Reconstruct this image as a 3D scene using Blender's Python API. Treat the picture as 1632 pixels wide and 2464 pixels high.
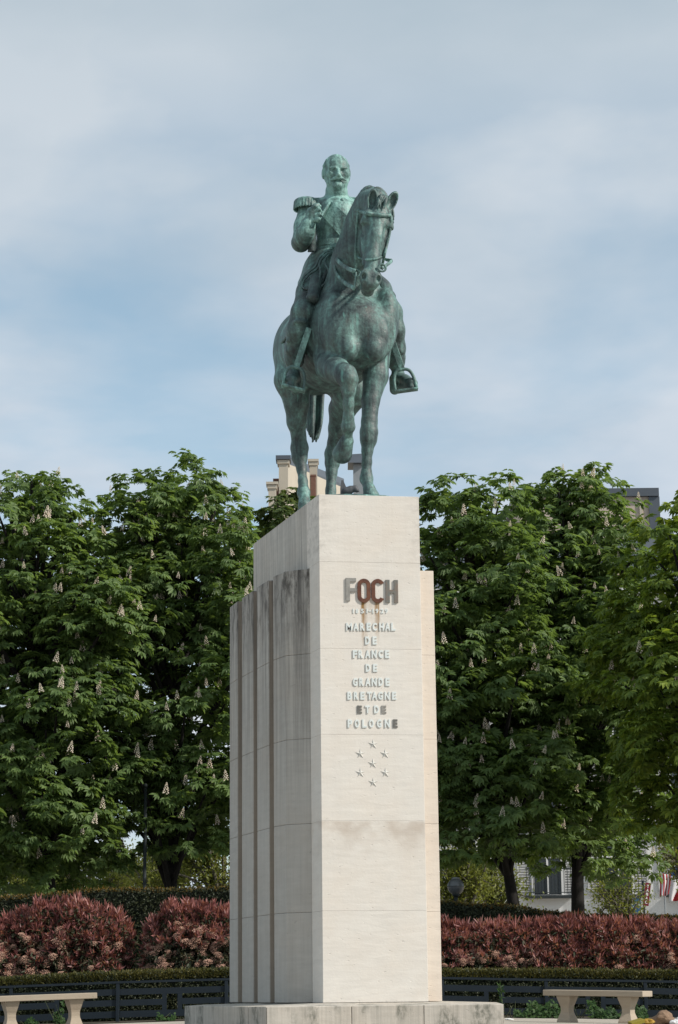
import bpy, bmesh, math, random
import numpy as np
from mathutils import Vector, Matrix
R = math.radians
rng = np.random.default_rng(7)
random.seed(7)
S = bpy.context.scene
COL = S.collection
for o in list(bpy.data.objects): bpy.data.objects.remove(o)

# ------------------------------------------------------------------ camera
FPX, YAW, PIT, ROL = 5102.6, -0.153158, 0.221284, 0.01065     # focal length in photograph pixels, angles
CAM = np.array([-4.0852, -24.1251, 0.1483])
cyw, syw, cpt, spt, crl, srl = math.cos(YAW), math.sin(YAW), math.cos(PIT), math.sin(PIT), math.cos(ROL), math.sin(ROL)
r0 = np.array([cyw, syw, 0.]); fh = np.array([-syw, cyw, 0.])
fw = cpt*fh + spt*np.array([0, 0, 1.]); up0 = -spt*fh + cpt*np.array([0, 0, 1.])
rx = crl*r0 - srl*up0; ux = srl*r0 + crl*up0
cd = bpy.data.cameras.new('camera'); cam = bpy.data.objects.new('camera', cd); COL.objects.link(cam)
cam.matrix_world = Matrix(((rx[0], ux[0], -fw[0], CAM[0]), (rx[1], ux[1], -fw[1], CAM[1]), (rx[2], ux[2], -fw[2], CAM[2]), (0, 0, 0, 1)))
cd.sensor_fit = 'VERTICAL'; cd.sensor_height = 36; cd.lens = FPX/2464*36
cd.clip_start = .1; cd.clip_end = 3000
S.camera = cam
S.render.resolution_x, S.render.resolution_y = 678, 1024

def ray(px, py):
    return fw + rx*((px-816)/FPX) + ux*(-(py-1232)/FPX)
def W(px, py, Y):                       # photograph pixel -> point on the plane y = Y
    d = ray(px, py); return CAM + d*((Y-CAM[1])/d[1])
def G(px, py, D):                       # photograph pixel -> point D metres ahead of the camera (on the ground plan)
    d = ray(px, py); return CAM + d*(D/d.dot(fh))
def V(r, d, z):                         # right / ahead of the camera on the ground plan
    return np.array([CAM[0]+r0[0]*r+fh[0]*d, CAM[1]+r0[1]*r+fh[1]*d, z])

# ------------------------------------------------------------------ light
SUN_AZ, SUN_EL = 60, 38                 # to the right of the monument's front, above the horizon
sdir = Vector((math.sin(R(SUN_AZ))*math.cos(R(SUN_EL)), -math.cos(R(SUN_AZ))*math.cos(R(SUN_EL)), math.sin(R(SUN_EL))))
ld = bpy.data.lights.new('sun', 'SUN'); ld.energy = 4.4; ld.angle = R(2.2); ld.color = (1, .94, .85)
lo = bpy.data.objects.new('sun', ld); COL.objects.link(lo); lo.rotation_euler = sdir.to_track_quat('Z', 'Y').to_euler(); lo.location = (10, -10, 30)

S.view_settings.view_transform = 'Standard'; S.view_settings.look = 'None'; S.view_settings.gamma = 1
S.view_settings.exposure = .1; S.view_settings.use_curve_mapping = False

def nd(nt, t, ins=None, **kw):
    n = nt.nodes.new(t)
    for k, v in kw.items(): setattr(n, k, v)
    for k, v in (ins or {}).items():
        s = n.inputs[k]
        if hasattr(v, 'links') or isinstance(v, bpy.types.NodeSocket): nt.links.new(v, s)
        else: s.default_value = v
    return n
def ramp(nt, fac, stops, interp='LINEAR'):
    n = nd(nt, 'ShaderNodeValToRGB', {'Fac': fac}); e = n.color_ramp.elements; n.color_ramp.interpolation = interp
    while len(e) < len(stops): e.new(.5)
    for el, (p, c) in zip(e, stops):
        el.position = p; el.color = (*c, 1) if len(c) == 3 else c
    return n.outputs['Color']
def mth(nt, op, a, b=0., c=0., clamp=False):
    n = nd(nt, 'ShaderNodeMath', operation=op, use_clamp=clamp)
    for i, v in enumerate((a, b, c)):
        if isinstance(v, (int, float)): n.inputs[i].default_value = v
        else: nt.links.new(v, n.inputs[i])
    return n.outputs[0]
def mix(nt, fac, a, b, blend='MIX'):
    n = nd(nt, 'ShaderNodeMix', data_type='RGBA', blend_type=blend)
    for s, v in ((n.inputs[0], fac), (n.inputs[6], a), (n.inputs[7], b)):
        if isinstance(v, (int, float)): s.default_value = v
        elif isinstance(v, tuple): s.default_value = (*v, 1) if len(v) == 3 else v
        else: nt.links.new(v, s)
    return n.outputs[2]
def noise(nt, vec, scale, detail=4., rough=.55, dist=0.):
    return nd(nt, 'ShaderNodeTexNoise', {'Vector': vec, 'Scale': scale, 'Detail': detail, 'Roughness': rough, 'Distortion': dist}).outputs['Fac']
def vmap(nt, vec, scale=(1, 1, 1), loc=(0, 0, 0), rot=(0, 0, 0)):
    return nd(nt, 'ShaderNodeMapping', {'Vector': vec, 'Scale': scale, 'Location': loc, 'Rotation': rot}).outputs[0]
def maprange(nt, v, a, b, c=0., d=1.):
    return nd(nt, 'ShaderNodeMapRange', {'Value': v, 'From Min': a, 'From Max': b, 'To Min': c, 'To Max': d}).outputs[0]

# world: blue sky behind a thin, broken cloud layer
w = bpy.data.worlds.new('World'); S.world = w; w.use_nodes = True
nt = w.node_tree; nt.nodes.clear()
sky = nd(nt, 'ShaderNodeTexSky', sky_type='NISHITA', sun_disc=False, sun_elevation=R(SUN_EL), sun_rotation=R(180-SUN_AZ), air_density=1.0, dust_density=1.5, ozone_density=1.0, altitude=50)
tc = nd(nt, 'ShaderNodeTexCoord').outputs['Generated']
sp = nd(nt, 'ShaderNodeSeparateXYZ', {0: tc})
zz = mth(nt, 'MAXIMUM', sp.outputs[2], .03)
inv = mth(nt, 'DIVIDE', 1., mth(nt, 'ADD', zz, .22))
pv = nd(nt, 'ShaderNodeVectorMath', {0: tc, 1: nd(nt, 'ShaderNodeCombineXYZ', {0: inv, 1: inv, 2: mth(nt, 'MULTIPLY', inv, 2.2)}).outputs[0]}, operation='MULTIPLY').outputs[0]
cl = noise(nt, vmap(nt, pv, (1.0, .8, 2.0), (3.1, .4, .6)), 1.5, 6., .52, .15)
cl2 = noise(nt, vmap(nt, pv, (1.0, .9, 1.2), (7.3, 1.4, 2.6)), 3.2, 5., .5, .1)
cov = maprange(nt, cl, .40, .53)
cover = mth(nt, 'MULTIPLY_ADD', cov, .52, .44)
tone = maprange(nt, cl2, .34, .64)
el_ = maprange(nt, sp.outputs[2], .22, .52)
lowc = mix(nt, tone, (4.9, 5.8, 6.8), (7.0, 7.4, 8.0)); highc = mix(nt, tone, (4.0, 4.85, 5.4), (4.8, 5.55, 6.1))
ccol = mix(nt, el_, lowc, highc)
blue = mix(nt, 1., sky.outputs[0], (1.30, 1.62, 1.52), 'MULTIPLY')
cover = mth(nt, 'MAXIMUM', cover, mth(nt, 'MULTIPLY', maprange(nt, sp.outputs[2], .30, .42), .93))
skyc = mix(nt, cover, blue, ccol)
bg = nd(nt, 'ShaderNodeBackground', {'Color': skyc, 'Strength': .1})
nd(nt, 'ShaderNodeOutputWorld', {'Surface': bg.outputs[0]})

# ------------------------------------------------------------------ helpers
def M_new(name):
    m = bpy.data.materials.new(name); m.use_nodes = True; n = m.node_tree; n.nodes.clear(); return m, n
def finish(m, n, col, rough=.7, bump=None, bstr=.3, bdist=.01, metal=0., spec=.35, extra=None):
    ins = {'Metallic': metal, 'Specular IOR Level': spec}
    b = nd(n, 'ShaderNodeBsdfPrincipled', ins)
    for s, v in (('Base Color', col), ('Roughness', rough)):
        if isinstance(v, tuple): b.inputs[s].default_value = (*v, 1)
        elif isinstance(v, (int, float)): b.inputs[s].default_value = v
        else: n.links.new(v, b.inputs[s])
    if bump is not None:
        bp = nd(n, 'ShaderNodeBump', {'Height': bump, 'Strength': bstr, 'Distance': bdist})
        n.links.new(bp.outputs[0], b.inputs['Normal'])
    nd(n, 'ShaderNodeOutputMaterial', {'Surface': b.outputs[0]})
    return m
def pos(n): return nd(n, 'ShaderNodeNewGeometry').outputs['Position']
def objrand(n): return nd(n, 'ShaderNodeObjectInfo').outputs['Random']
def simple(name, c, rough=.6, var=.25, sc=8., bstr=.15, metal=0., spec=.35, dist=.004):
    m, n = M_new(name); p = pos(n); f = noise(n, p, sc, 5.)
    col = mix(n, f, tuple(x*(1-var) for x in c), tuple(min(1, x*(1+var)) for x in c))
    return finish(m, n, col, rough, noise(n, p, sc*6, 3.), bstr, dist, metal, spec)

def link(name, me, mat=None, parent=None, loc=None):
    o = bpy.data.objects.new(name, me); COL.objects.link(o)
    if mat is not None and me is not None and len(me.materials) == 0: me.materials.append(mat)
    if parent is not None: o.parent = parent
    if loc is not None: o.location = loc
    return o
def tag(o, label, cat, group=None):
    o['label'] = label; o['category'] = cat
    if group: o['group'] = group
    return o
def empty(name, loc, label, cat, group=None, rz=0.):
    o = bpy.data.objects.new(name, None); COL.objects.link(o); o.location = tuple(loc); o.rotation_euler = (0, 0, rz); o.empty_display_size = .2
    return tag(o, label, cat, group)
def np_mesh(name, v, f, smooth=False):      # f: (n,3) or (n,4)
    me = bpy.data.meshes.new(name); v = np.asarray(v, np.float32); f = np.asarray(f, np.int32); k = f.shape[1]
    me.vertices.add(len(v)); me.vertices.foreach_set('co', v.ravel())
    me.loops.add(f.size); me.loops.foreach_set('vertex_index', f.ravel())
    me.polygons.add(len(f)); me.polygons.foreach_set('loop_start', np.arange(0, f.size, k, dtype=np.int32))
    me.update(calc_edges=True)
    if smooth: me.polygons.foreach_set('use_smooth', np.ones(len(f), bool))
    return me
class MB:                                   # collects polygons for one mesh
    def __init__(s): s.v = []; s.f = []
    def add(s, v, f):
        b = len(s.v); s.v += [tuple(map(float, x)) for x in v]; s.f += [tuple(i+b for i in q) for q in f]; return s
    def box(s, c, d, rz=0., M=None):
        x, y, z = (q/2 for q in d); vs = [(-x, -y, -z), (x, -y, -z), (x, y, -z), (-x, y, -z), (-x, -y, z), (x, -y, z), (x, y, z), (-x, y, z)]
        ca, sa = math.cos(rz), math.sin(rz); out = []
        for a in vs:
            if M is not None: q = M @ Vector(a); out.append((q[0]+c[0], q[1]+c[1], q[2]+c[2]))
            else: out.append((c[0]+ca*a[0]-sa*a[1], c[1]+sa*a[0]+ca*a[1], c[2]+a[2]))
        return s.add(out, [(0, 3, 2, 1), (4, 5, 6, 7), (0, 1, 5, 4), (1, 2, 6, 5), (2, 3, 7, 6), (3, 0, 4, 7)])
    def prism(s, poly, z0, z1):             # poly counter-clockwise; z0 / z1 numbers or functions of (x, y)
        n = len(poly); a = [(x, y, z0(x, y) if callable(z0) else z0) for x, y in poly]; b = [(x, y, z1(x, y) if callable(z1) else z1) for x, y in poly]
        return s.add(a+b, [tuple(range(n-1, -1, -1)), tuple(range(n, 2*n))]+[(i, (i+1) % n, n+(i+1) % n, n+i) for i in range(n)])
    def tube(s, pts, rad, n=8, cap=True, flat=None):
        pts = [np.asarray(p, float) for p in pts]; m = len(pts); rs = rad if hasattr(rad, '__len__') else [rad]*m
        t = [pts[min(i+1, m-1)]-pts[max(i-1, 0)] for i in range(m)]; t = [x/(np.linalg.norm(x)+1e-9) for x in t]
        nrm = np.cross(t[0], (0, 0, 1.)); 
        if np.linalg.norm(nrm) < .1: nrm = np.cross(t[0], (1., 0, 0))
        nrm /= np.linalg.norm(nrm); v = []
        for i in range(m):
            nrm = nrm-t[i]*nrm.dot(t[i]); nrm /= np.linalg.norm(nrm)+1e-9; bn = np.cross(t[i], nrm)
            for j in range(n):
                a = 2*math.pi*j/n; v.append(pts[i]+rs[i]*(nrm*math.cos(a)*(flat or 1)+bn*math.sin(a)))
        f = [(i*n+j, i*n+(j+1) % n, (i+1)*n+(j+1) % n, (i+1)*n+j) for i in range(m-1) for j in range(n)]
        if cap: f += [tuple(range(n-1, -1, -1)), tuple((m-1)*n+j for j in range(n))]
        return s.add(v, f)
    def build(s, name, mat=None, parent=None, smooth=False, bevel=0., seg=1):
        me = bpy.data.meshes.new(name); me.from_pydata(s.v, [], s.f); me.update()
        if bevel:
            bm = bmesh.new(); bm.from_mesh(me)
            bmesh.ops.bevel(bm, geom=[e for e in bm.edges], offset=bevel, segments=seg, profile=.5, affect='EDGES', clamp_overlap=True)
            bm.to_mesh(me); bm.free()
        if smooth:
            for p in me.polygons: p.use_smooth = True
        return link(name, me, mat, parent)
def curve_pts(ctrl, n=8):                   # Catmull-Rom through control points
    P = [np.asarray(c, float) for c in ctrl]; P = [2*P[0]-P[1]]+P+[2*P[-1]-P[-2]]; out = []
    for i in range(1, len(P)-2):
        a, b, c, d = P[i-1:i+3]
        for k in range(n):
            t = k/n; out.append(.5*((2*b)+(c-a)*t+(2*a-5*b+4*c-d)*t*t+(3*b-a-3*c+d)*t**3))
    out.append(P[-2]); return out
# ------------------------------------------------------------------ bronze sculpture toolkit (signed distance volume -> smooth mesh)
class SDF:
    def __init__(s, lo, hi, h):
        s.lo = np.array(lo, np.float32); s.h = h; s.n = np.ceil((np.array(hi)-np.array(lo))/h).astype(int)+1
        s.F = np.full(tuple(s.n), 9., np.float32)
    def op(s, fn, lo, hi, k=.05, cut=False):
        pad = k+3*s.h
        i0 = np.clip(np.floor((np.array(lo)-pad-s.lo)/s.h).astype(int), 0, s.n); i1 = np.clip(np.ceil((np.array(hi)+pad-s.lo)/s.h).astype(int)+1, 0, s.n)
        if (i1 <= i0).any(): return
        g = [(s.lo[a]+s.h*np.arange(i0[a], i1[a], dtype=np.float32)) for a in range(3)]
        X, Y, Z = g[0][:, None, None], g[1][None, :, None], g[2][None, None, :]
        d = fn(X, Y, Z).astype(np.float32)
        v = s.F[i0[0]:i1[0], i0[1]:i1[1], i0[2]:i1[2]]
        if cut: 
            d = -d; h = np.maximum(k-np.abs(v-d), 0)/k; v[...] = np.maximum(v, d)+h*h*k*.25
        else:
            h = np.maximum(k-np.abs(v-d), 0)/k; v[...] = np.minimum(v, d)-h*h*k*.25
    def cap(s, a, b, ra, rb=None, k=.05, sq=None, cut=False):
        a = np.asarray(a, float); b = np.asarray(b, float); rb = ra if rb is None else rb; ab = b-a; L = ab.dot(ab)+1e-9
        m = max(ra, rb)*(max(1, sq[1]) if sq else 1)
        def fn(X, Y, Z):
            x, y, z = X-a[0], Y-a[1], Z-a[2]
            t = np.clip((x*ab[0]+y*ab[1]+z*ab[2])/L, 0, 1)
            x, y, z = x-t*ab[0], y-t*ab[1], z-t*ab[2]
            if sq:
                u = np.asarray(sq[0], float); q = (x*u[0]+y*u[1]+z*u[2])*(1/sq[1]-1); x, y, z = x+u[0]*q, y+u[1]*q, z+u[2]*q
            return np.sqrt(x*x+y*y+z*z)-(ra+t*(rb-ra))
        s.op(fn, np.minimum(a, b)-m, np.maximum(a, b)+m, k, cut)
    def chain(s, pts, k=.05, sq=None):
        for (a, ra), (b, rb) in zip(pts[:-1], pts[1:]): s.cap(a, b, ra, rb, k, sq)
    def ell(s, c, r, A=None, k=.05, cut=False):
        c = np.asarray(c, float); r = np.asarray(r if hasattr(r, '__len__') else (r, r, r), float); A = np.eye(3) if A is None else np.asarray(A)
        m = np.abs(A.T) @ r
        def fn(X, Y, Z):
            x, y, z = X-c[0], Y-c[1], Z-c[2]
            p = [(x*A[i, 0]+y*A[i, 1]+z*A[i, 2])/r[i] for i in range(3)]
            k0 = np.sqrt(p[0]**2+p[1]**2+p[2]**2)+1e-6; k1 = np.sqrt((p[0]/r[0])**2+(p[1]/r[1])**2+(p[2]/r[2])**2)+1e-6
            return k0*(k0-1)/k1
        s.op(fn, c-m, c+m, k, cut)
    def below(s, z, lo, hi): 
        s.op(lambda X, Y, Z: (Z-z)+0*X+0*Y, lo, hi, .01, True)
    def mesh(s, name):
        F = s.F; I = F < 0; n = F.shape
        c = np.zeros((n[0]-1, n[1]-1, n[2]-1), np.int8)
        for dx in (0, 1):
            for dy in (0, 1):
                for dz in (0, 1): c += I[dx:n[0]-1+dx, dy:n[1]-1+dy, dz:n[2]-1+dz]
        act = np.argwhere((c > 0) & (c < 8)); idx = np.full(c.shape, -1, np.int32); idx[act[:, 0], act[:, 1], act[:, 2]] = np.arange(len(act))
        acc = np.zeros((len(act), 3)); cnt = np.zeros(len(act))
        cor = [(x, y, z) for x in (0, 1) for y in (0, 1) for z in (0, 1)]
        val = {q: F[act[:, 0]+q[0], act[:, 1]+q[1], act[:, 2]+q[2]] for q in cor}
        for a in cor:
            for ax in range(3):
                if a[ax]: continue
                b = list(a); b[ax] = 1; b = tuple(b); va, vb = val[a], val[b]; m = (va < 0) != (vb < 0)
                t = np.where(m, va/(va-vb+1e-12), 0); p = np.array(a, float)[None, :].repeat(len(act), 0); p[:, ax] = t
                acc += p*m[:, None]; cnt += m
        v = s.lo+(act+acc/np.maximum(cnt, 1)[:, None])*s.h
        fs = []
        for ax in range(3):
            u, w_ = [(1, 2), (2, 0), (0, 1)][ax]
            sl0 = [slice(1, -1)]*3; sl0[ax] = slice(0, -1); sl1 = list(sl0); sl1[ax] = slice(1, None)
            A0, A1 = I[tuple(sl0)], I[tuple(sl1)]; e = np.argwhere(A0 != A1); inside = A0[e[:, 0], e[:, 1], e[:, 2]]
            e = e+1; e[:, ax] -= 1
            q = []
            for du, dw in ((-1, -1), (0, -1), (0, 0), (-1, 0)):
                g = e.copy(); g[:, u] += du; g[:, w_] += dw; q.append(idx[g[:, 0], g[:, 1], g[:, 2]])
            q = np.stack(q, 1); q[~inside] = q[~inside][:, ::-1]; fs.append(q)
        f = np.concatenate(fs); f = f[(f >= 0).all(1)]
        return np_mesh(name, v, f, True)

def nrmz(v): v = np.asarray(v, float); return v/np.linalg.norm(v)
def bronze(name, bias, light=0., lowbias=None):
    m, n = M_new(name); p = pos(n)
    st = noise(n, vmap(n, p, (11, 11, 1.3)), 1., 5., .6, .3)
    bl = noise(n, p, 2.3, 5., .6)
    fi = noise(n, p, 26., 4., .65)
    f = mth(n, 'ADD', mth(n, 'MULTIPLY', st, .50), mth(n, 'ADD', mth(n, 'MULTIPLY', bl, .42), mth(n, 'MULTIPLY', fi, .30)))
    if lowbias is not None: bias = maprange(n, nd(n, 'ShaderNodeSeparateXYZ', {0: p}).outputs[2], 8.85, 9.45, lowbias, bias)
    f = mth(n, 'MULTIPLY_ADD', mth(n, 'SUBTRACT', f, .61), 2.9, bias, clamp=True)
    c = ramp(n, f, [(0, (.012, .018, .021)), (.25, (.028, .046, .049)), (.5, (.062, .104, .101)), (.75, (.10, .19, .178)), (1, (.20+light, .38+light, .345+light))])
    br = maprange(n, noise(n, vmap(n, p, (6, 6, 1.1), (4, 2, 1)), 1., 4., .6), .6, .75)
    c = mix(n, mth(n, 'MULTIPLY', br, .45), c, (.085, .075, .058))
    dr = maprange(n, noise(n, vmap(n, p, (16, 16, .55), (1, 7, 3)), 1., 3., .5), .66, .74)
    c = mix(n, mth(n, 'MULTIPLY', dr, .5), c, (.14, .36, .32))
    return finish(m, n, c, maprange(n, fi, .3, .7, .42, .72), mth(n, 'ADD', fi, mth(n, 'MULTIPLY', noise(n, p, 9., 3.), 1.2)), .55, .012, 0., .5)
M_horse = bronze('bronze_horse_patina', .53)
M_rider = bronze('bronze_rider_patina', .80, .02, .50)
M_dark = bronze('bronze_dark_patina', .41)
M_tack = bronze('bronze_tack_patina', .72)
M_plate = bronze('bronze_plate_patina', .62)

TOP = 5.848
statue = empty('equestrian_statue', (-.2, 1.4, TOP), 'green weathered bronze statue of a uniformed rider on a walking horse', 'statue')
def wm(o):                                  # world matrix without waiting for the depsgraph
    m = o.matrix_basis
    return wm(o.parent) @ o.matrix_parent_inverse @ m if o.parent is not None else m.copy()
def adopt(o, parent):                       # parent an object that was built in world space
    o.parent = parent; o.matrix_parent_inverse = wm(parent).inverted(); return o
def part(name, me, mat, parent=None):
    return adopt(link(name, me, mat), statue if parent is None else parent)
def xa(Y): return -.02-.13*Y

# ---- horse
H = SDF((-1.12, -.72, 5.84), (.85, 3.25, 10.0), .0145)
for (Y, z, r) in ((.44, 7.98, (.46, .40, .46)), (.78, 8.14, (.54, .50, .60)), (1.35, 8.10, (.56, .78, .57)), (1.9, 8.24, (.53, .6, .52)), (2.28, 8.32, (.54, .52, .59))):
    H.ell((xa(Y), Y, z), r, k=.16)
H.cap((xa(.95), .95, 8.58), (xa(1.6), 1.6, 8.5), .20, .2, k=.15)
H.ell(W(818, 815, .26), (.21, .19, .27), k=.10); H.ell(W(908, 812, .24), (.21, .19, .27), k=.10)      # pectorals
H.cap(W(868, 770, -.03), W(870, 885, .02), .06, .085, k=.09, cut=True)
H.cap(W(774, 745, .10), W(781, 850, .18), .03, .045, k=.10, cut=True); H.cap(W(944, 745, .16), W(938, 850, .18), .03, .045, k=.10, cut=True)
H.ell(W(838, 842, .16), (.13, .13, .15), k=.07); H.ell(W(900, 842, .15), (.13, .13, .15), k=.07)
H.ell(W(800, 770, .5), (.17, .30, .38), k=.12); H.ell(W(928, 765, .5), (.16, .30, .38), k=.12)        # shoulder blades
# neck
nk = [((-.09, .78, 8.45), .40), ((-.035, .52, 8.93), .285), ((.02, .34, 9.31), .215), ((.08, .15, 9.50), .175), ((.13, -.02, 9.49), .15)]
H.chain(nk, k=.12, sq=((0, .82, -.57), 1.40))
H.chain([((-.10, 1.05, 8.85), .10), ((-.02, .72, 9.34), .085), ((.03, .46, 9.60), .072), ((.08, .24, 9.69), .065), ((.125, .05, 9.62), .065)], k=.09)
# head
hp = W(913, 482, -.10); hm = W(888, 694, -.40); L_h = np.linalg.norm(hm-hp); hd = (hm-hp)/L_h
hf = np.array([.0, -1, 0.]); hf = nrmz(hf-hd*hf.dot(hd)); hl = np.cross(hf, hd); hl = nrmz(hl); 
if hl[0] < 0: hl = -hl
HA = np.array([hl, hf, hd])
def hh(s, l, f): return hp+hd*(s*L_h)+hl*l+hf*f
H.ell(hh(.17, 0, -.03), (.178, .17, .25), HA, k=.08)
H.ell(hh(.31, 0, -.01), (.165, .14, .22), HA, k=.06)
H.chain([(hh(.25, 0, .02), .125), (hh(.45, 0, .03), .105), (hh(.68, 0, .025), .083), (hh(.86, 0, .0), .092)], k=.06)
for sg in (-1, 1):
    H.ell(hh(.38, sg*.085, -.20), (.055, .17, .24), HA, k=.08)          # jowl
    H.cap(hh(.50, sg*.075, -.02), hh(.70, sg*.07, -.06), .05, .045, k=.05)
    H.cap(hh(.22, sg*.135, .085), hh(.31, sg*.165, .055), .045, .042, k=.035) # brow
    H.ell(hh(.315, sg*.172, .045), (.035, .04, .036), HA, k=.012)         # eye
    H.cap(hh(.345, sg*.185, .03), hh(.345, sg*.15, .08), .014, .010, k=.02, cut=True)
    H.cap(hh(.36, sg*.11, .09), hh(.60, sg*.10, .075), .018, .015, k=.06, cut=True)
    H.cap(hh(.42, sg*.165, -.03), hh(.60, sg*.125, -.02), .016, .012, k=.03)  # facial crest
    H.ell(hh(.90, sg*.078, .055), (.052, .058, .085), HA, k=.04)
H.ell(hh(.90, 0, -.01), (.118, .10, .12), HA, k=.06)
H.ell(hh(.97, 0, .01), (.085, .075, .06), HA, k=.05)
H.ell(hh(.985, 0, -.085), (.072, .07, .065), HA, k=.03)
H.chain([(hh(.62, 0, -.13), .075), (hh(.85, 0, -.125), .06), (hh(.96, 0, -.11), .06)], k=.06)
for sg in (-1, 1):
    H.ell(hh(.925, sg*.088, .088), (.026, .034, .042), HA, k=.018, cut=True)
    H.cap(hh(.955, sg*.03, .02), hh(.90, sg*.135, -.05), .014, .008, k=.015, cut=True)
H.cap(hh(.965, -.07, -.045), hh(.965, .07, -.045), .012, k=.015, cut=True)
# ears
for b, t, rr in ((W(893, 506, -.22), W(899, 460, -.24), (-.2, 1)), (W(930, 510, -.20), W(955, 462, -.20), (.3, 1))):
    ax = nrmz(t-b); ff = np.array([rr[0], -1, -.1]); ff = nrmz(ff-ax*ff.dot(ax)); la = np.cross(ax, ff); EA = np.array([la, ff, ax]); c = (b+t)/2
    H.ell(c-ff*.012, (.070, .062, .158), EA, k=.02); H.ell(c+ff*.034+ax*.005, (.050, .075, .122), EA, k=.008, cut=True)
# near fore leg (standing)
H.chain([(W(898, 850, .55), .22), (W(904, 905, .47), .155), (W(892, 965, .40), .108), (W(889, 1015, .36), .095), (W(888, 1040, .345), .106), (W(887, 1058, .345), .098), (W(884, 1085, .35), .066), (W(883, 1112, .35), .058), (W(882, 1138, .35), .061), (W(882, 1152, .345), .077), (W(886, 1169, .30), .058), (W(889, 1177, .27), .070)], k=.035)
H.cap(W(889, 1178, .27), (W(893, 1190, .25)[0], .25, 5.90), .074, .102, k=.02)
H.cap(W(882, 1080, .41), W(881, 1150, .43), .03, .035, k=.03)
# raised fore leg
H.chain([(W(800, 862, .55), .24), (W(797, 884, .36), .185), (W(812, 893, .12), .155), (W(832, 902, -.10), .128), (W(838, 914, -.15), .115), (W(839, 938, -.14), .080), (W(839, 972, -.10), .060), (W(839, 1002, -.05), .060), (W(838, 1026, -.0), .088)], k=.04)
H.chain([(W(838, 1028, .02), .080), (W(838, 1047, .10), .050), (W(836, 1060, .15), .072)], k=.02)
H.cap(W(834, 1063, .15), W(824, 1092, .26), .085, .122, k=.02)
# hind legs
H.chain([((-.10, 2.25, 8.15), .36), (W(848, 940, 1.95), .24), (W(824, 985, 2.3), .175), (W(812, 1030, 2.5), .115), (W(805, 1065, 2.64), .088), (W(801, 1092, 2.70), .104), (W(800, 1114, 2.71), .094), (W(798, 1138, 2.69), .070), (W(796, 1180, 2.64), .064), (W(796, 1206, 2.60), .082), (W(799, 1226, 2.54), .064), (W(801, 1240, 2.5), .08)], k=.04)
H.cap((-.10, 2.5, 6.05), (-.10, 2.46, 5.9), .085, .112, k=.02)
H.chain([((-.50, 2.25, 8.2), .36), (W(706, 915, 2.12), .245), (W(714, 968, 2.15), .165), (W(714, 1015, 2.22), .125), (W(719, 1050, 2.30), .092), (W(721, 1078, 2.34), .112), (W(721, 1100, 2.33), .098), (W(726, 1130, 2.28), .060), (W(729, 1158, 2.2), .057), (W(731, 1186, 2.12), .078), (W(733, 1204, 2.05), .064), (W(732, 1216, 2.0), .08)], k=.04)
hb = W(730, 1225, 1.95); H.cap((hb[0], 1.97, 6.06), (hb[0]-.01, 1.92, 5.9), .085, .115, k=.02)
H.cap(W(713, 1060, 2.43), W(712, 1078, 2.46), .05, .055, k=.04); H.cap(W(806, 1075, 2.78), W(806, 1092, 2.8), .045, .05, k=.04)
H.below(5.885, (-1, -.1, 5.8), (.6, 3.1, 5.885))
body_me = H.mesh('horse')
horse = part('horse', body_me, M_horse)

# saddle cloth and saddle: a thin shell lying on the back
C_ = SDF((-.95, .55, 7.9), (.65, 2.0, 9.1), .0145)
sub_lo = np.round((C_.lo-H.lo)/H.h).astype(int); C_.lo = H.lo+sub_lo*H.h
C_.F = H.F[sub_lo[0]:sub_lo[0]+C_.n[0], sub_lo[1]:sub_lo[1]+C_.n[1], sub_lo[2]:sub_lo[2]+C_.n[2]].copy(); C_.n = np.array(C_.F.shape)
gx = [C_.lo[a]+C_.h*np.arange(C_.n[a]) for a in range(3)]
X, Y, Z = np.meshgrid(*gx, indexing='ij', sparse=True)
cut = np.maximum(np.maximum(.74-Y, Y-1.72), 8.22-Z+.12*np.maximum(0, 1.2-Y))
C_.F = np.maximum(np.abs(C_.F-.03)-.022, cut+0*X).astype(np.float32)
part('saddle_cloth', C_.mesh('saddle_cloth'), M_horse)
# ---- mane, forelock, tail: locks of hair
def lock(mb, ctrl, r, n=7, seg=6):
    p = curve_pts(ctrl, seg); m = len(p); rs = [r*(.55+.45*math.sin(math.pi*min(1, .25+.9*i/m)))*(1 if i < m-2 else .45) for i in range(m)]
    mb.tube(p, rs, n)
mm = MB(); rr = random.Random(3)
crest = curve_pts([(-.06, .95, 9.00), (-.01, .70, 9.42), (.04, .45, 9.68), (.085, .24, 9.765), (.13, .04, 9.69), (.15, -.06, 9.60)], 9)
for i, c in enumerate(crest):
    for j in range(4):
        q = np.array(c)+np.array([rr.uniform(-.03, .02), rr.uniform(-.03, .03), rr.uniform(-.01, .03)])
        l = rr.uniform(.22, .40); s_ = rr.uniform(-.06, .08)
        lock(mm, [q+(-.075, .02, -.07), q+(-.01, 0, .012), q+(.085, s_*.3, -.05), q+(.15, s_, -.05-l*.5), q+(.17+rr.uniform(-.02, .03), s_*1.5, -.05-l)], rr.uniform(.018, .032))
        lock(mm, [q+(.02, 0, .0), q+(-.05, .0, -.02), q+(-.095, s_*.4, -.10), q+(-.12, s_*.6, -.17)], rr.uniform(.016, .026))
for i in range(11):
    a = W(rr.uniform(908, 928), rr.uniform(470, 480), -.08); e = hh(rr.uniform(.10, .19), rr.uniform(-.05, .07), .17)
    lock(mm, [a, (a+e)/2+(rr.uniform(-.02, .02), -.07, .02), e], rr.uniform(.018, .028))
mo = mm.build('mane', M_horse, smooth=True); adopt(mo, horse)
tl = MB()
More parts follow.
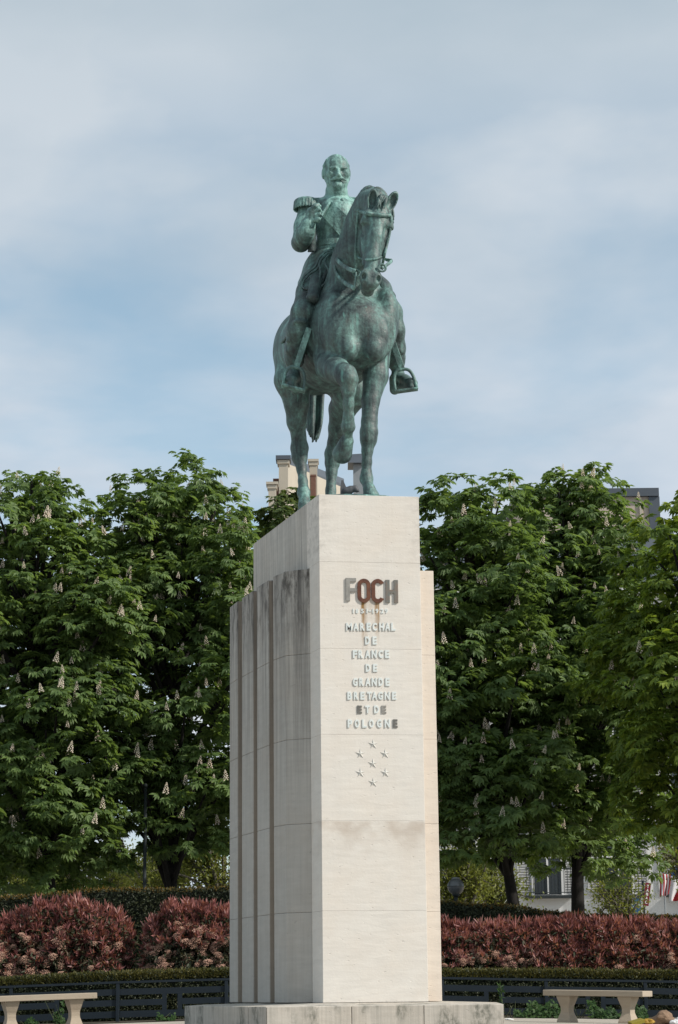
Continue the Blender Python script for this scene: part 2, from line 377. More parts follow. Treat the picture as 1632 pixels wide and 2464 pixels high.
for i in range(26):
    ox, oy = rr.uniform(-.085, .085), rr.uniform(-.07, .07); e = rr.uniform(-30, 6)
    b = W(753+ox*90, 1062+e, 2.93+oy*.5)
    lock(tl, [(-.37, 2.72, 8.5), (-.39+ox*.5, 2.98+oy*.4, 8.38), W(757, 900, 3.05)+(ox, oy, 0), W(756, 980, 3.0)+(ox*1.2, oy, 0), W(755, 1030, 2.95)+(ox*1.0, oy, 0), b], rr.uniform(.030, .048))
adopt(tl.build('tail', M_dark, smooth=True), horse)

# ---- rider
B = SDF((-1.05, .15, 7.3), (.95, 1.75, 10.75), .0088)
rl = nrmz((1, -.06, 0)); rf = nrmz((-.06, -1, 0)); RA = np.array([rl, rf, (0, 0, 1.)])
# torso
B.ell(W(811, 535, 1.08), (.285, .235, .36), RA, k=.08)
B.ell(W(812, 520, 1.0), (.23, .17, .22), RA, k=.10)
B.ell(W(808, 585, 1.10), (.235, .20, .24), RA, k=.08)
B.cap(W(757, 500, 1.14), W(866, 500, 1.14), .125, k=.09)
B.cap(W(810, 482, 1.12), W(810, 505, 1.14), .15, .19, k=.06)
# pelvis and coat skirt
B.chain([(W(803, 604, 1.10), .235), (W(798, 650, 1.15), .33), (W(792, 690, 1.2), .40)], k=.06, sq=((0, 1, 0), .92))
# legs
B.chain([(W(772, 655, 1.15), .22), (W(746, 705, .82), .165), (W(729, 752, .62), .140), (W(717, 795, .68), .130), (W(711, 838, .84), .122), (W(709, 856, .90), .118)], k=.06)
B.chain([(W(858, 655, 1.15), .22), (W(910, 700, .88), .165), (W(940, 752, .66), .140), (W(948, 795, .70), .130), (W(952, 838, .84), .118), (W(952, 856, .90), .114)], k=.06)
for px, e in ((709, 864), (952, 866)): B.cap(W(px, e-6, .90), W(px, e+2, .92), .128, .122, k=.006)
# boots
for c, t, hx in ((707, 700, 712), (957, 990, 950)):
    B.chain([(W(c, 862, .94), .085), (W(c, 886, .96), .074), (W(c+ (2 if c > 900 else -1), 905, .92), .078)], k=.03)
    B.chain([(W(c, 906, .96), .075), (W((c+t)/2, 912, .80), .068), (W(t, 914+ (8 if c > 900 else 0), .64), .080)], k=.05, sq=((0, 0, 1), .75))
    B.cap(W(hx, 912, 1.02), W(hx, 938, 1.03), .07, .062, k=.03)
    B.cap(W(hx, 936, 1.03), W((hx+t)/2, 930, .84), .045, .05, k=.03); B.cap(W((hx+t)/2, 928, .84), W(t, 926+(6 if c > 900 else 0), .60), .05, .045, k=.03)
for (x, y, Yd, r) in ((722, 775, .52, .05), (700, 820, .70, .035), (702, 845, .78, .04), (716, 852, .78, .035), (959, 846, .76, .035), (946, 830, .72, .03)):
    B.ell(W(x, y, Yd), (r*1.6, r, r*.6), RA, k=.05)
# right arm (raised, closed hand at the breast)
B.chain([(W(744, 503, 1.12), .135), (W(731, 545, 1.10), .118), (W(724, 583, 1.03), .112)], k=.05)
B.chain([(W(724, 585, 1.0), .112), (W(730, 572, .88), .105), (W(734, 562, .84), .104)], k=.05)
B.cap(W(735, 561, .83), W(736, 558, .82), .118, .112, k=.015)
B.chain([(W(736, 556, .815), .098), (W(742, 540, .78), .088), (W(748, 527, .76), .066)], k=.03)
B.ell(W(752, 515, .74), (.085, .075, .095), RA, k=.04)
for i, (y0, x1, y1, x2, y2) in enumerate(((500, 762, 496, 770, 497), (508, 768, 504, 773, 511), (517, 769, 516, 771, 523), (526, 767, 527, 766, 533))):
    B.cap(W(755, y0+4, .70), W(x1, y1, .665), .027, .025, k=.012); B.cap(W(x1, y1, .665), W(x2, y2, .69), .025, .022, k=.012)
B.cap(W(748, 508, .69), W(757, 496, .66), .03, .026, k=.02); B.cap(W(757, 496, .66), W(766, 492, .67), .026, .022, k=.015)
# left arm (rein hand, behind the horse's neck)
B.chain([(W(872, 505, 1.12), .135), (W(885, 560, 1.08), .112), (W(884, 605, 1.0), .10), (W(862, 612, .75), .085), (W(848, 612, .66), .065)], k=.05)
B.ell(W(842, 613, .62), (.075, .08, .085), RA, k=.03)
for i in range(4): B.cap(W(836, 604+i*6, .60), W(832, 606+i*6, .55), .026, .024, k=.012)
# neck and head
B.cap(W(810, 452, 1.04), W(811, 478, 1.08), .125, .135, k=.04)
B.cap(W(810, 461, 1.03), W(810, 474, 1.07), .142, .146, k=.004)
HY = 1.0
def rh(x, y, d): return W(x, y, HY-d)             # d metres towards the face
B.ell(rh(809, 404, -.03), (.160, .185, .172), RA, k=.05)
B.ell(rh(809, 420, -.02), (.150, .13, .13), RA, k=.05)
B.ell(rh(811, 422, .045), (.132, .125, .150), RA, k=.06)
B.ell(rh(812, 398, .10), (.12, .07, .085), RA, k=.05)
B.chain([(rh(791, 430, -.02), .05), (rh(798, 441, .05), .05), (rh(812, 446, .105), .05), (rh(826, 441, .05), .05), (rh(833, 430, -.02), .05)], k=.04)
B.ell(rh(814, 446, .14), (.05, .035, .035), RA, k=.03)
for sg, ex in ((-1, 800), (1, 828)):
    B.ell(rh(ex, 409, .185), (.046, .045, .032), RA, k=.02, cut=True)
    B.ell(rh(ex, 410, .125), (.032, .032, .026), RA, k=.006)
    B.cap(rh(ex-sg*7, 403.5, .172), rh(ex+sg*7, 404, .150), .017, .013, k=.015)
    B.cap(rh(ex-6, 407.6, .152), rh(ex+6, 407.6, .148), .007, k=.006); B.cap(rh(ex-5, 413, .148), rh(ex+5, 413, .144), .007, k=.008)
    B.ell(rh(ex+sg*5, 419, .105), (.045, .035, .035), RA, k=.05)
    B.chain([(rh(809+sg*21, 386, .04), .026), (rh(809+sg*26, 400, .01), .034), (rh(809+sg*27, 412, .0), .026)], k=.008)
    B.cap(rh(814, 427.5, .182), rh(814+sg*9, 429.5, .176), .021, .022, k=.012); B.cap(rh(814+sg*9, 429.5, .176), rh(814+sg*19, 434, .145), .022, .009, k=.012)
    B.ell(rh(809+sg*30.5, 418, -.03), (.024, .05, .072), RA, k=.012)
    B.ell(rh(815+sg*4.2, 422.5, .195), (.016, .02, .014), RA, k=.012)
B.cap(rh(814.5, 406, .168), rh(815, 420, .218), .017, .027, k=.02)
B.cap(rh(815, 426, .20), rh(815, 426.5, .21), .006, k=.01, cut=True)
B.cap(rh(805, 437, .165), rh(823, 437, .165), .008, k=.015, cut=True)
B.cap(rh(808, 440, .15), rh(820, 440, .15), .016, k=.015)
rider_me = B.mesh('rider')
rider = part('rider', rider_me, M_rider); rider['label'] = 'uniformed bronze rider with moustache holding a closed hand to his chest'
def ptube(name, ctrl, r, mat=None, parent=None, n=8, seg=8, flat=None):
    mb = MB(); mb.tube(curve_pts(ctrl, seg), r, n, True, flat); return adopt(mb.build(name, mat or M_tack, smooth=True), parent or rider)
# uniform: epaulettes with fringe, sash, belt, buttons, collar edge, coat front, cords, holsters
for cx, cy_, sg in ((737, 488, -1), (877, 489, 1)):
    c = W(cx, cy_, 1.08); E_ = SDF(c-.3, c+.3, .0105)
    E_.ell(c+(0, 0, .01), (.155, .15, .055), RA, k=.02); E_.cap(c+(-sg*.05, 0, .04), c+(-sg*.27, .02, .075), .05, .035, k=.03, sq=((0, 0, 1), .45))
    for i in range(26):
        a = 2*math.pi*i/26; q = c+np.array([.142*math.cos(a), .138*math.sin(a), 0])
        E_.cap(q, q+np.array([.012*math.cos(a), .012*math.sin(a), -.088]), .019, .015, k=.006)
    part('epaulette', E_.mesh('epaulette'), M_rider, rider)
bx = MB()
def ring(c, rx_, ry_, z0, z1, th, name, mat=M_rider, n=48, a0=0, a1=2*math.pi):
    v, f = [], []
    for i in range(n+1):
        a = a0+(a1-a0)*i/n; ca, sa = math.cos(a), math.sin(a)
        for rad, z in ((0, z0), (th, z0), (th, z1), (0, z1)): v.append(np.array(c)+rl*((rx_+rad)*ca)+rf*((ry_+rad)*sa)+np.array([0, 0, z]))
    for i in range(n):
        for j in range(4): f.append((i*4+j, i*4+(j+1) % 4, (i+1)*4+(j+1) % 4, (i+1)*4+j))
    return adopt(MB().add(v, f).build(name, mat, smooth=False), rider)
bc = W(808, 595, 1.10); belt = ring(bc, .252, .225, -.038, .038, .02, 'belt')
bk = W(804, 593, .845); m_ = MB(); m_.box(bk, (.105, .02, .085)); m_.box(bk+(0, -.014, 0), (.06, .018, .05)); adopt(m_.build('buckle', M_tack, bevel=.005), belt)
for i, (x, y, r) in enumerate(((824, 480, .022), (820, 494, .026), (826, 506, .022))):
    m_ = MB(); p0 = W(x, y, .86); m_.tube([p0+(0, .09, 0), p0+(0, 0, 0), p0+(0, -.012, 0)], [r, r, r*.6], 12); adopt(m_.build('button', M_rider, smooth=True), rider)
# sash: a band from the right shoulder down to the left hip, lying on the chest
def on_rider(px, py, off=.008):
    d = ray(px, py); o = CAM+d*((.2-CAM[1])/d[1])
    for i in range(260):
        q = o+d/np.linalg.norm(d)*(i*.006); g = ((q-B.lo)/B.h).astype(int)
        if (g < 0).any() or (g >= B.n).any(): continue
        if B.F[tuple(g)] < off: return q
    return o
v, f = [], []; ns = 16
for i in range(ns+1):
    t = i/ns; a = on_rider(773+t*53, 516+t*60, .014); b = on_rider(794+t*58, 482+t*52, .014); nrm = -nrmz(ray(800, 540))
    for q in (a, a+nrm*.018, b+nrm*.018, b): v.append(q)
for i in range(ns):
    for j in range(3): f.append((i*4+j, i*4+j+1, (i+1)*4+j+1, (i+1)*4+j))
adopt(MB().add(v, f).build('sash', M_rider), rider)
# open coat edge hanging below the raised hand
v, f = [], []
for i in range(13):
    t = i/12; y = 545+t*62; 
    for j, (x, d) in enumerate(((742+2*math.sin(t*4), .93), (745, .90), (751, .885), (757+1.5*math.sin(t*5), .90), (762-t*2, .93))): v.append(W(x, y, d+.05*t))
    for j, (x, d) in enumerate(((762-t*2, .96), (750, .95), (742+2*math.sin(t*4), .96))): v.append(W(x, y, d+.05*t))
for i in range(12):
    for j in range(8): f.append((i*8+j, i*8+(j+1) % 8, (i+1)*8+(j+1) % 8, (i+1)*8+j))
f += [tuple(range(7, -1, -1)), tuple(range(96, 104))]
adopt(MB().add(v, f).build('coat_front', M_dark, smooth=True), rider)
def cords(lst, Y0):
    for ctrl in lst:
        ptube('cord', [W(x, y, d) for x, y, d in ctrl], .014, M_rider)
cords([[(803, 603, .83), (783, 607, .80), (768, 622, .76), (760, 640, .72), (742, 655, .70), (728, 670, .68), (724, 690, .67), (733, 703, .62), (748, 697, .58), (761, 680, .58)],
       [(803, 606, .82), (786, 611, .79), (774, 626, .75), (764, 646, .70), (745, 660, .68), (732, 674, .66), (727, 688, .65), (738, 696, .60), (752, 690, .57), (765, 676, .57), (771, 655, .62), (769, 634, .70), (780, 614, .78)],
       [(800, 608, .82), (788, 616, .79), (781, 628, .76), (785, 640, .70), (791, 652, .66), (790, 664, .62), (783, 680, .58), (770, 692, .56)]], 0)
for sx, (a, b) in enumerate(((W(762, 668, .66), W(753, 722, .50)), (W(915, 680, .70), W(938, 718, .55)))):   # holster rolls in front of the thighs
    m_ = MB(); ax = nrmz(b-a); m_.tube([a, a+(b-a)*.5, b-ax*.05, b-ax*.045, b, b+ax*.03], [.075, .085, .078, .088, .085, .045], 14); adopt(m_.build('holster', M_dark, smooth=True), horse)
# girth strap
# stirrups, leathers
for (top, lb, rb, foot, kn) in ((W(713, 884, .60), W(681, 928, .60), W(731, 941, .57), 0, W(743, 792, .52)), (W(968, 889, .60), W(952, 943, .62), W(1003, 936, .57), 1, W(945, 822, .56))):
    m_ = MB(); c = (lb+rb)/2; hx = (rb-lb)/2; hu = top-c; pts = []
    for i in range(23):
        a = math.pi*i/22; e = abs(math.sin(a))**.75; pts.append(c-hx*math.copysign(abs(math.cos(a))**.62, math.cos(a))+hu*e)
    m_.tube(pts, .021, 8)
    st_ = adopt(m_.build('stirrup', M_tack, smooth=True), statue)
    mb2 = MB(); ex = nrmz(hx); ey = nrmz(np.cross(hu, hx)); ez = np.cross(ex, ey); Mx = Matrix((ex, ey, ez)).transposed(); mb2.box(c, (2*np.linalg.norm(hx)+.03, .11, .03), M=Mx)
    adopt(mb2.build('tread', M_tack, bevel=.006), st_)
    mb3 = MB(); ax = nrmz(top-kn); side = nrmz(np.cross(ax, -ray(816, 900))); th = nrmz(np.cross(side, ax)); c2 = (top+kn)/2; Mx = Matrix((side, th, ax)).transposed(); mb3.box(c2, (.075, .018, np.linalg.norm(top-kn)+.03), M=Mx)
    adopt(mb3.build('stirrup_leather', M_tack, bevel=.004), statue)
# bridle and reins
def on_horse(px, py, off=.02, y0=-.72):
    d = ray(px, py); o = CAM+d*((y0-CAM[1])/d[1]); u = d/np.linalg.norm(d)
    for i in range(400):
        q = o+u*(i*.008); g = ((q-H.lo)/H.h).astype(int)
        if (g < 0).any() or (g >= H.n).any(): continue
        if H.F[tuple(g)] < off: return q
    return None
def strap(name, pix, r=.02, flat=None, off=.012, seg=5, parent=None):
    pts = [p for p in (on_horse(x, y, off) for x, y in pix) if p is not None]
    return ptube(name, pts, r, M_tack, parent or horse, 8, seg, flat) if len(pts) > 2 else None
strap('browband', [(862, 506), (870, 510), (884, 514), (900, 516), (916, 518), (930, 519), (940, 518)], .026)
strap('cheek_strap', [(862, 512), (860, 530), (858, 550), (857, 575), (856, 600), (856, 625), (857, 650)], .017)
strap('cheek_strap', [(942, 522), (938, 560), (931, 590), (924, 620), (919, 645)], .017)
strap('noseband', [(860, 618), (868, 622), (880, 625), (895, 625), (908, 622), (918, 618)], .014)
for x, y in ((857, 658), (919, 646)):
    q = on_horse(x, y, .03); 
    if q is not None:
        m_ = MB(); m_.tube([q+np.array([.045*math.cos(a), -.02, .045*math.sin(a)]) for a in np.linspace(0, 2*math.pi, 17)], .013, 7, False); adopt(m_.build('bit_ring', M_tack, smooth=True), horse)
ptube('curb_shank', [W(857, 655, -.36), W(856, 672, -.37), W(853, 694, -.36)], .011, M_tack, horse)
ptube('rein', [W(856, 652, -.34), W(846, 650, -.30), W(832, 643, -.10), W(820, 634, .15), W(810, 622, .36), W(818, 612, .52), W(836, 610, .56)], .026, M_tack, horse, flat=.5)
ptube('rein', [W(853, 694, -.34), W(846, 690, -.28), W(832, 682, -.05), W(818, 670, .20), W(808, 655, .36), W(806, 636, .42), W(818, 618, .54), W(836, 613, .57)], .026, M_tack, horse, flat=.5)
ptube('rein', [W(919, 646, -.36), (.30, -.1, 8.75), (.32, .15, 8.85), (.28, .35, 8.95), (.1, .5, 9.2), W(842, 608, .58)], .022, M_tack, horse, flat=.5)
# breast seam line and bronze ground plate
pl = MB(); n_ = 40; ring_ = []
prof = []
for i in range(n_):
    a = 2*math.pi*i/n_; q = (abs(math.cos(a))**.55*math.copysign(1, math.cos(a)), abs(math.sin(a))**.55*math.copysign(1, math.sin(a)))
    prof.append((-.16+q[0]*(.56+.03*math.sin(3*a))-.12*q[1], 1.40+q[1]*1.35+.04*q[0], .042+.012*math.sin(a*2.3+.6)))
v = [(x, y, TOP-.002) for x, y, h in prof]+[(x*.985, 1.40+(y-1.40)*.985, TOP+h*.7) for x, y, h in prof]+[(-.16+(x+.16)*.93, 1.40+(y-1.40)*.95, TOP+h+.012) for x, y, h in prof]+[(-.16, 1.4, TOP+.05)]
f = []
for i in range(n_):
    j = (i+1) % n_; f += [(i, j, n_+j, n_+i), (n_+i, n_+j, 2*n_+j, 2*n_+i), (2*n_+i, 2*n_+j, 3*n_)]
adopt(MB().add(v, f).build('ground_plate', M_plate, smooth=True), statue)

# ---- pigeon on the plinth edge, tail up
pg_ = W(832, 1178, .30); pg_[2] = TOP+.05
pigeon = empty('pigeon', pg_, 'grey pigeon with raised tail on the bronze plate between the horse legs', 'bird')
P_ = SDF(pg_-.3, pg_+.35, .008)
P_.ell(pg_+(.02, 0, .07), (.07, .05, .05), k=.03); P_.chain([(pg_+(.06, -.01, .09), .045), (pg_+(.11, -.02, .10), .034), (pg_+(.13, -.03, .075), .028)], k=.02); P_.cap(pg_+(.14, -.035, .07), pg_+(.165, -.04, .05), .010, .004, k=.006)
P_.cap(pg_+(.0, .0, .0), pg_+(.01, 0, .06), .009, k=.01); P_.cap(pg_+(.03, -.02, .0), pg_+(.03, -.01, .06), .009, k=.01)
M_pig = simple('pigeon_feathers', (.075, .08, .09), .6, .3, 20.)
adopt(link('body', P_.mesh('body'), M_pig), pigeon)
m_ = MB(); m_.add([pg_+(-.07, -.02, .03), pg_+(.035, -.02, .03), pg_+(.025, .03, .03), pg_+(-.06, .03, .03), pg_+(-.068, -.012, .10), pg_+(.012, -.012, .10), pg_+(.005, .03, .10), pg_+(-.06, .03, .10), pg_+(-.048, .012, .205), pg_+(-.026, .012, .205), pg_+(-.03, .02, .205), pg_+(-.045, .02, .205)], [(3, 2, 1, 0), (0, 1, 5, 4), (1, 2, 6, 5), (2, 3, 7, 6), (3, 0, 4, 7), (4, 5, 9, 8), (5, 6, 10, 9), (6, 7, 11, 10), (7, 4, 8, 11), (8, 9, 10, 11)])
adopt(m_.build('tail', simple('pigeon_tail', (.045, .05, .058), .6, .2, 20.)), pigeon)
# ------------------------------------------------------------------ pedestal
def stone(name, base, dark, streak, front=False, lichen=0., zr=None, blotch=0.):
    m, n = M_new(name); p = pos(n); sx = nd(n, 'ShaderNodeSeparateXYZ', {0: p})
    band = noise(n, vmap(n, p, (3.2, 3.2, 17)), 1., 5., .6, .4)
    blot = noise(n, p, 1.6, 5., .6)
    fine = noise(n, p, 34., 4., .6)
    c = mix(n, maprange(n, band, .3, .7), tuple(x*.92 for x in base), tuple(min(1, x*1.05) for x in base))
    c = mix(n, mth(n, 'MULTIPLY', maprange(n, blot, .42, .7), .35), c, (base[0]*.97, base[1]*.88, base[2]*.80))
    c = mix(n, mth(n, 'MULTIPLY', objrand(n), .16), c, (base[0]*.88, base[1]*.85, base[2]*.82))
    pit = maprange(n, noise(n, vmap(n, p, (14, 14, 38)), 1., 3., .5), .665, .715)
    c = mix(n, mth(n, 'MULTIPLY', mth(n, 'MULTIPLY', pit, maprange(n, blot, .4, .6)), .30), c, (.26, .24, .22))
    # rain streaks: long vertical dirt marks, strongest below the tops of the stones
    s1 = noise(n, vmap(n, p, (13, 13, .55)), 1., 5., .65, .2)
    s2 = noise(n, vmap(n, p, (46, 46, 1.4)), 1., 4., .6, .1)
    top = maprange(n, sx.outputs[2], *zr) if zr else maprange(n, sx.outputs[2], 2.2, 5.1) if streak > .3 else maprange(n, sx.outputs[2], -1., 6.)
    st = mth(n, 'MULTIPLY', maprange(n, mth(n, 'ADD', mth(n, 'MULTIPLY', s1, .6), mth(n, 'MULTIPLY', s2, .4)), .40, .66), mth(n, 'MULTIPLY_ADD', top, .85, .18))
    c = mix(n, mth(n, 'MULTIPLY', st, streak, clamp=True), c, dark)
    if blotch:
        bf = mth(n, 'MULTIPLY', maprange(n, noise(n, vmap(n, p, (3.2, 3.2, 1.6), (2, 1, 0)), 1., 3., .5), .48, .62), maprange(n, noise(n, vmap(n, p, (26, 26, 13)), 1., 5., .7), .36, .6))
        c = mix(n, mth(n, 'MULTIPLY', bf, blotch), c, (.10, .105, .085))
    if lichen:
        lf = mth(n, 'MULTIPLY', maprange(n, noise(n, vmap(n, p, (9, 9, 3)), 1., 6., .7), .46, .62), mth(n, 'MULTIPLY', maprange(n, sx.outputs[2], 4.05, 5.0), lichen))
        c = mix(n, lf, c, (.055, .05, .045))
    if front:
        # rust running down from the iron letters, and a tan patch on the course at knee level
        for cx_, wd, ln, am in ((.0, .034, .50, 1.0), (-.012, .018, .66, .8), (.160, .036, .52, 1.0), (.180, .018, .38, .9), (.09, .06, .28, .3), (.03, .022, .9, .35)):
            cxx = W(0, 0, 0)[0]*0+cx_-.085
            dx = mth(n, 'ABSOLUTE', mth(n, 'SUBTRACT', mth(n, 'ADD', sx.outputs[0], mth(n, 'MULTIPLY', mth(n, 'SUBTRACT', noise(n, vmap(n, p, (2, 2, 7)), 1., 3.), .5), .03)), cxx))
            a = mth(n, 'MULTIPLY', maprange(n, dx, wd, 0.), maprange(n, sx.outputs[2], 4.57-ln, 4.57))
            a = mth(n, 'MULTIPLY', a, mth(n, 'LESS_THAN', sx.outputs[2], 4.60))
            a = mth(n, 'MULTIPLY', mth(n, 'MULTIPLY', a, maprange(n, s2, .2, .5, .35, 1.3)), am, clamp=True)
            c = mix(n, a, c, (.25, .135, .04))
        g = mth(n, 'MULTIPLY', maprange(n, sx.outputs[2], 1.55, 2.0), mth(n, 'LESS_THAN', sx.outputs[2], 2.018))
        g = mth(n, 'MULTIPLY', g, maprange(n, noise(n, vmap(n, p, (2.4, 1, 3), (.3, 0, 0)), 1., 3.), .42, .62))
        c = mix(n, mth(n, 'MULTIPLY', g, .8), c, (.44, .37, .31))
        e = mth(n, 'MULTIPLY', maprange(n, mth(n, 'ABSOLUTE', sx.outputs[0]), .40, .62), maprange(n, noise(n, vmap(n, p, (9, 9, 11)), 1., 5., .7), .45, .68))
        e = mth(n, 'MULTIPLY', e, maprange(n, sx.outputs[2], 4.9, 5.2))
        c = mix(n, mth(n, 'MULTIPLY', e, .5), c, (.30, .28, .26))
    return finish(m, n, c, .82, mth(n, 'ADD', mth(n, 'MULTIPLY', band, .8), mth(n, 'ADD', mth(n, 'MULTIPLY', fine, .5), mth(n, 'MULTIPLY', pit, -1.2))), .35, .008, 0., .25)
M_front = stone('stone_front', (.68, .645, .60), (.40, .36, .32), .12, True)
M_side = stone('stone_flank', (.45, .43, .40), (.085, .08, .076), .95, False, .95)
M_right = stone('stone_right', (.62, .56, .50), (.42, .36, .30), .2)
M_topb = stone('stone_top_block', (.55, .525, .485), (.15, .145, .14), .62)
M_step = stone('stone_step', (.52, .48, .43), (.15, .15, .13), .42, zr=(-.9, -.05), blotch=.8)
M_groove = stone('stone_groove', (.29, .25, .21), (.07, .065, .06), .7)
M_core = simple('joint_mortar', (.22, .20, .18), .9, .2, 20.)

ped = empty('stone_pedestal', (0, 1.4, -.42), 'tall pale stone pedestal with fluted sides, raised metal inscription and seven stars', 'pedestal')
def block(name, poly, z0, z1, mat, bev=.002):
    mb = MB(); mb.prism(poly, z0, z1); o = mb.build(name, mat, bevel=bev, seg=2); return adopt(o, ped)
# plan, front face at y = 0; the sides open out towards the back
ZS = 5.035; L0 = 2.92; SPL = .1536
Ljoin = (-.6615, .40)
courses = [0., 1.012, 2.024, 3.011, 4.012, 5.040, TOP]
gap = .0006
left_fl = [
 [(-.9285, .60), (-1.033, .955), (-.985, 1.00), (-.70, 1.00), (-.64, .412), (-.6630, .4045)],
 [(-.99, 1.155), (-1.066, 1.160), (-1.150, 1.655), (-1.10, 1.70), (-.72, 1.70), (-.72, 1.006), (-.985, 1.006)],
 [(-1.10, 1.858), (-1.178, 1.862), (-1.258, 2.39), (-1.21, 2.43), (-.80, 2.43), (-.80, 1.706), (-1.10, 1.706)],
 [(-1.21, 2.588), (-1.294, 2.592), (-1.345, 3.03), (-1.335, 3.13), (-1.28, 3.24), (-1.1, 3.40), (-.6, 3.46), (-.6, 2.436), (-1.21, 2.436)]]
def ccw(p):
    a = sum(p[i][0]*p[(i+1) % len(p)][1]-p[(i+1) % len(p)][0]*p[i][1] for i in range(len(p))); return p if a > 0 else p[::-1]
right_fl = [
 [(.840, .408), (.905, .955), (.86, 1.00), (.62, 1.00), (.62, .412), (.655, .408)],
 [(.86, 1.10), (.925, 1.16), (1.00, 1.655), (.95, 1.70), (.62, 1.70), (.62, 1.006), (.86, 1.006)],
 [(.95, 1.80), (1.02, 1.86), (1.10, 2.39), (1.05, 2.43), (.62, 2.43), (.62, 1.706), (.95, 1.706)],
 [(1.05, 2.53), (1.12, 2.59), (1.17, 3.03), (1.1, 3.40), (.6, 3.46), (.6, 2.436), (1.05, 2.436)]]
prow = [(-.6, 0), (.6, 0), (.650, .404), (.645, .50), (-.645, .50), (-.6615, .40)]
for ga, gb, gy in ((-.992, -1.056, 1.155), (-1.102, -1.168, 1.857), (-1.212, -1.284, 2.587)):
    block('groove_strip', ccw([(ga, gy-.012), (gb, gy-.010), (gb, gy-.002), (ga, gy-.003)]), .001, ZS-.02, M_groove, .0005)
for i in range(5):
    z0, z1 = courses[i]+gap, courses[i+1]-gap
    b = block('stone_block', ccw(prow), z0, z1, M_front)
    zt = min(z1, ZS) if i < 4 else ZS
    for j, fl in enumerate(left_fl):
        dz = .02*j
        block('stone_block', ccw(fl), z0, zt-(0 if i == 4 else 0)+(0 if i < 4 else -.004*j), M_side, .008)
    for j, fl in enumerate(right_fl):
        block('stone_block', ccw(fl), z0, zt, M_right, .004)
topblk = [(-.6, 0), (.6, 0), (.6+.10*L0, L0), (-.6-SPL*L0, L0)]
block('stone_block', ccw([(-.6, 0), (.6, 0), (.64, .5), (-.6-SPL*.5, .5)]), courses[5]+gap, TOP, M_front)
block('stone_block', ccw([(-.6-SPL*.503, .503), (.64, .503), (.6+.10*L0, L0), (-.6-SPL*L0, L0)]), courses[5]+gap, TOP, M_topb)
mb = MB(); mb.prism(ccw([(-.585, .012), (.585, .012), (.60, .9), (.60, 3.3), (-.58, 3.3), (-.73, 2.4), (-.645, .9), (-.60, .42)]), .0, 5.045)
adopt(mb.build('core', M_core), ped)

# stepped plinth: stones with a gentle wash on top
def ztop(x, y):
    return -.032 if (y < -.6 or abs(x) > 1.25+.2*(max(0, y+.65))/3.05*1.0 or y > 4.3) else -.004
outer = [(-1.318, -.65), (1.318, -.65), (1.93, 2.4), (1.55, 4.4), (-1.55, 4.4), (-1.96, 2.4)]
inner = [(-.62, .03), (.62, .03), (1.02, 2.2), (.62, 3.3), (-.62, 3.3), (-1.05, 2.2)]
ZG = -.62
def quad_stone(o0, o1, i1, i0, mat=M_step, name='step_stone'):
    mb = MB(); a = [o0, o1, i1, i0]; zt_ = [-.032, -.032, -.003, -.003]
    mb.add([(x, y, ZG) for x, y in a]+[(x, y, z) for (x, y), z in zip(a, zt_)], [(3, 2, 1, 0), (4, 5, 6, 7), (0, 1, 5, 4), (1, 2, 6, 5), (2, 3, 7, 6), (3, 0, 4, 7)])
    return adopt(mb.build(name, mat, bevel=.006, seg=2), ped)
def lerp(a, b, t): return (a[0]+(b[0]-a[0])*t, a[1]+(b[1]-a[1])*t)
def side(k, ts, g=.0012):
    o0, o1, i0, i1 = outer[k], outer[(k+1) % 6], inner[k], inner[(k+1) % 6]
    for a, b in zip(ts[:-1], ts[1:]): quad_stone(lerp(o0, o1, a+g), lerp(o0, o1, b-g), lerp(i0, i1, b-g), lerp(i0, i1, a+g))
side(0, [0, .355, .66, 1]); side(1, [0, .33, .66, 1]); side(2, [0, .5, 1]); side(3, [0, .33, .66, 1]); side(4, [0, .5, 1]); side(5, [0, .13, .5, .8, 1])

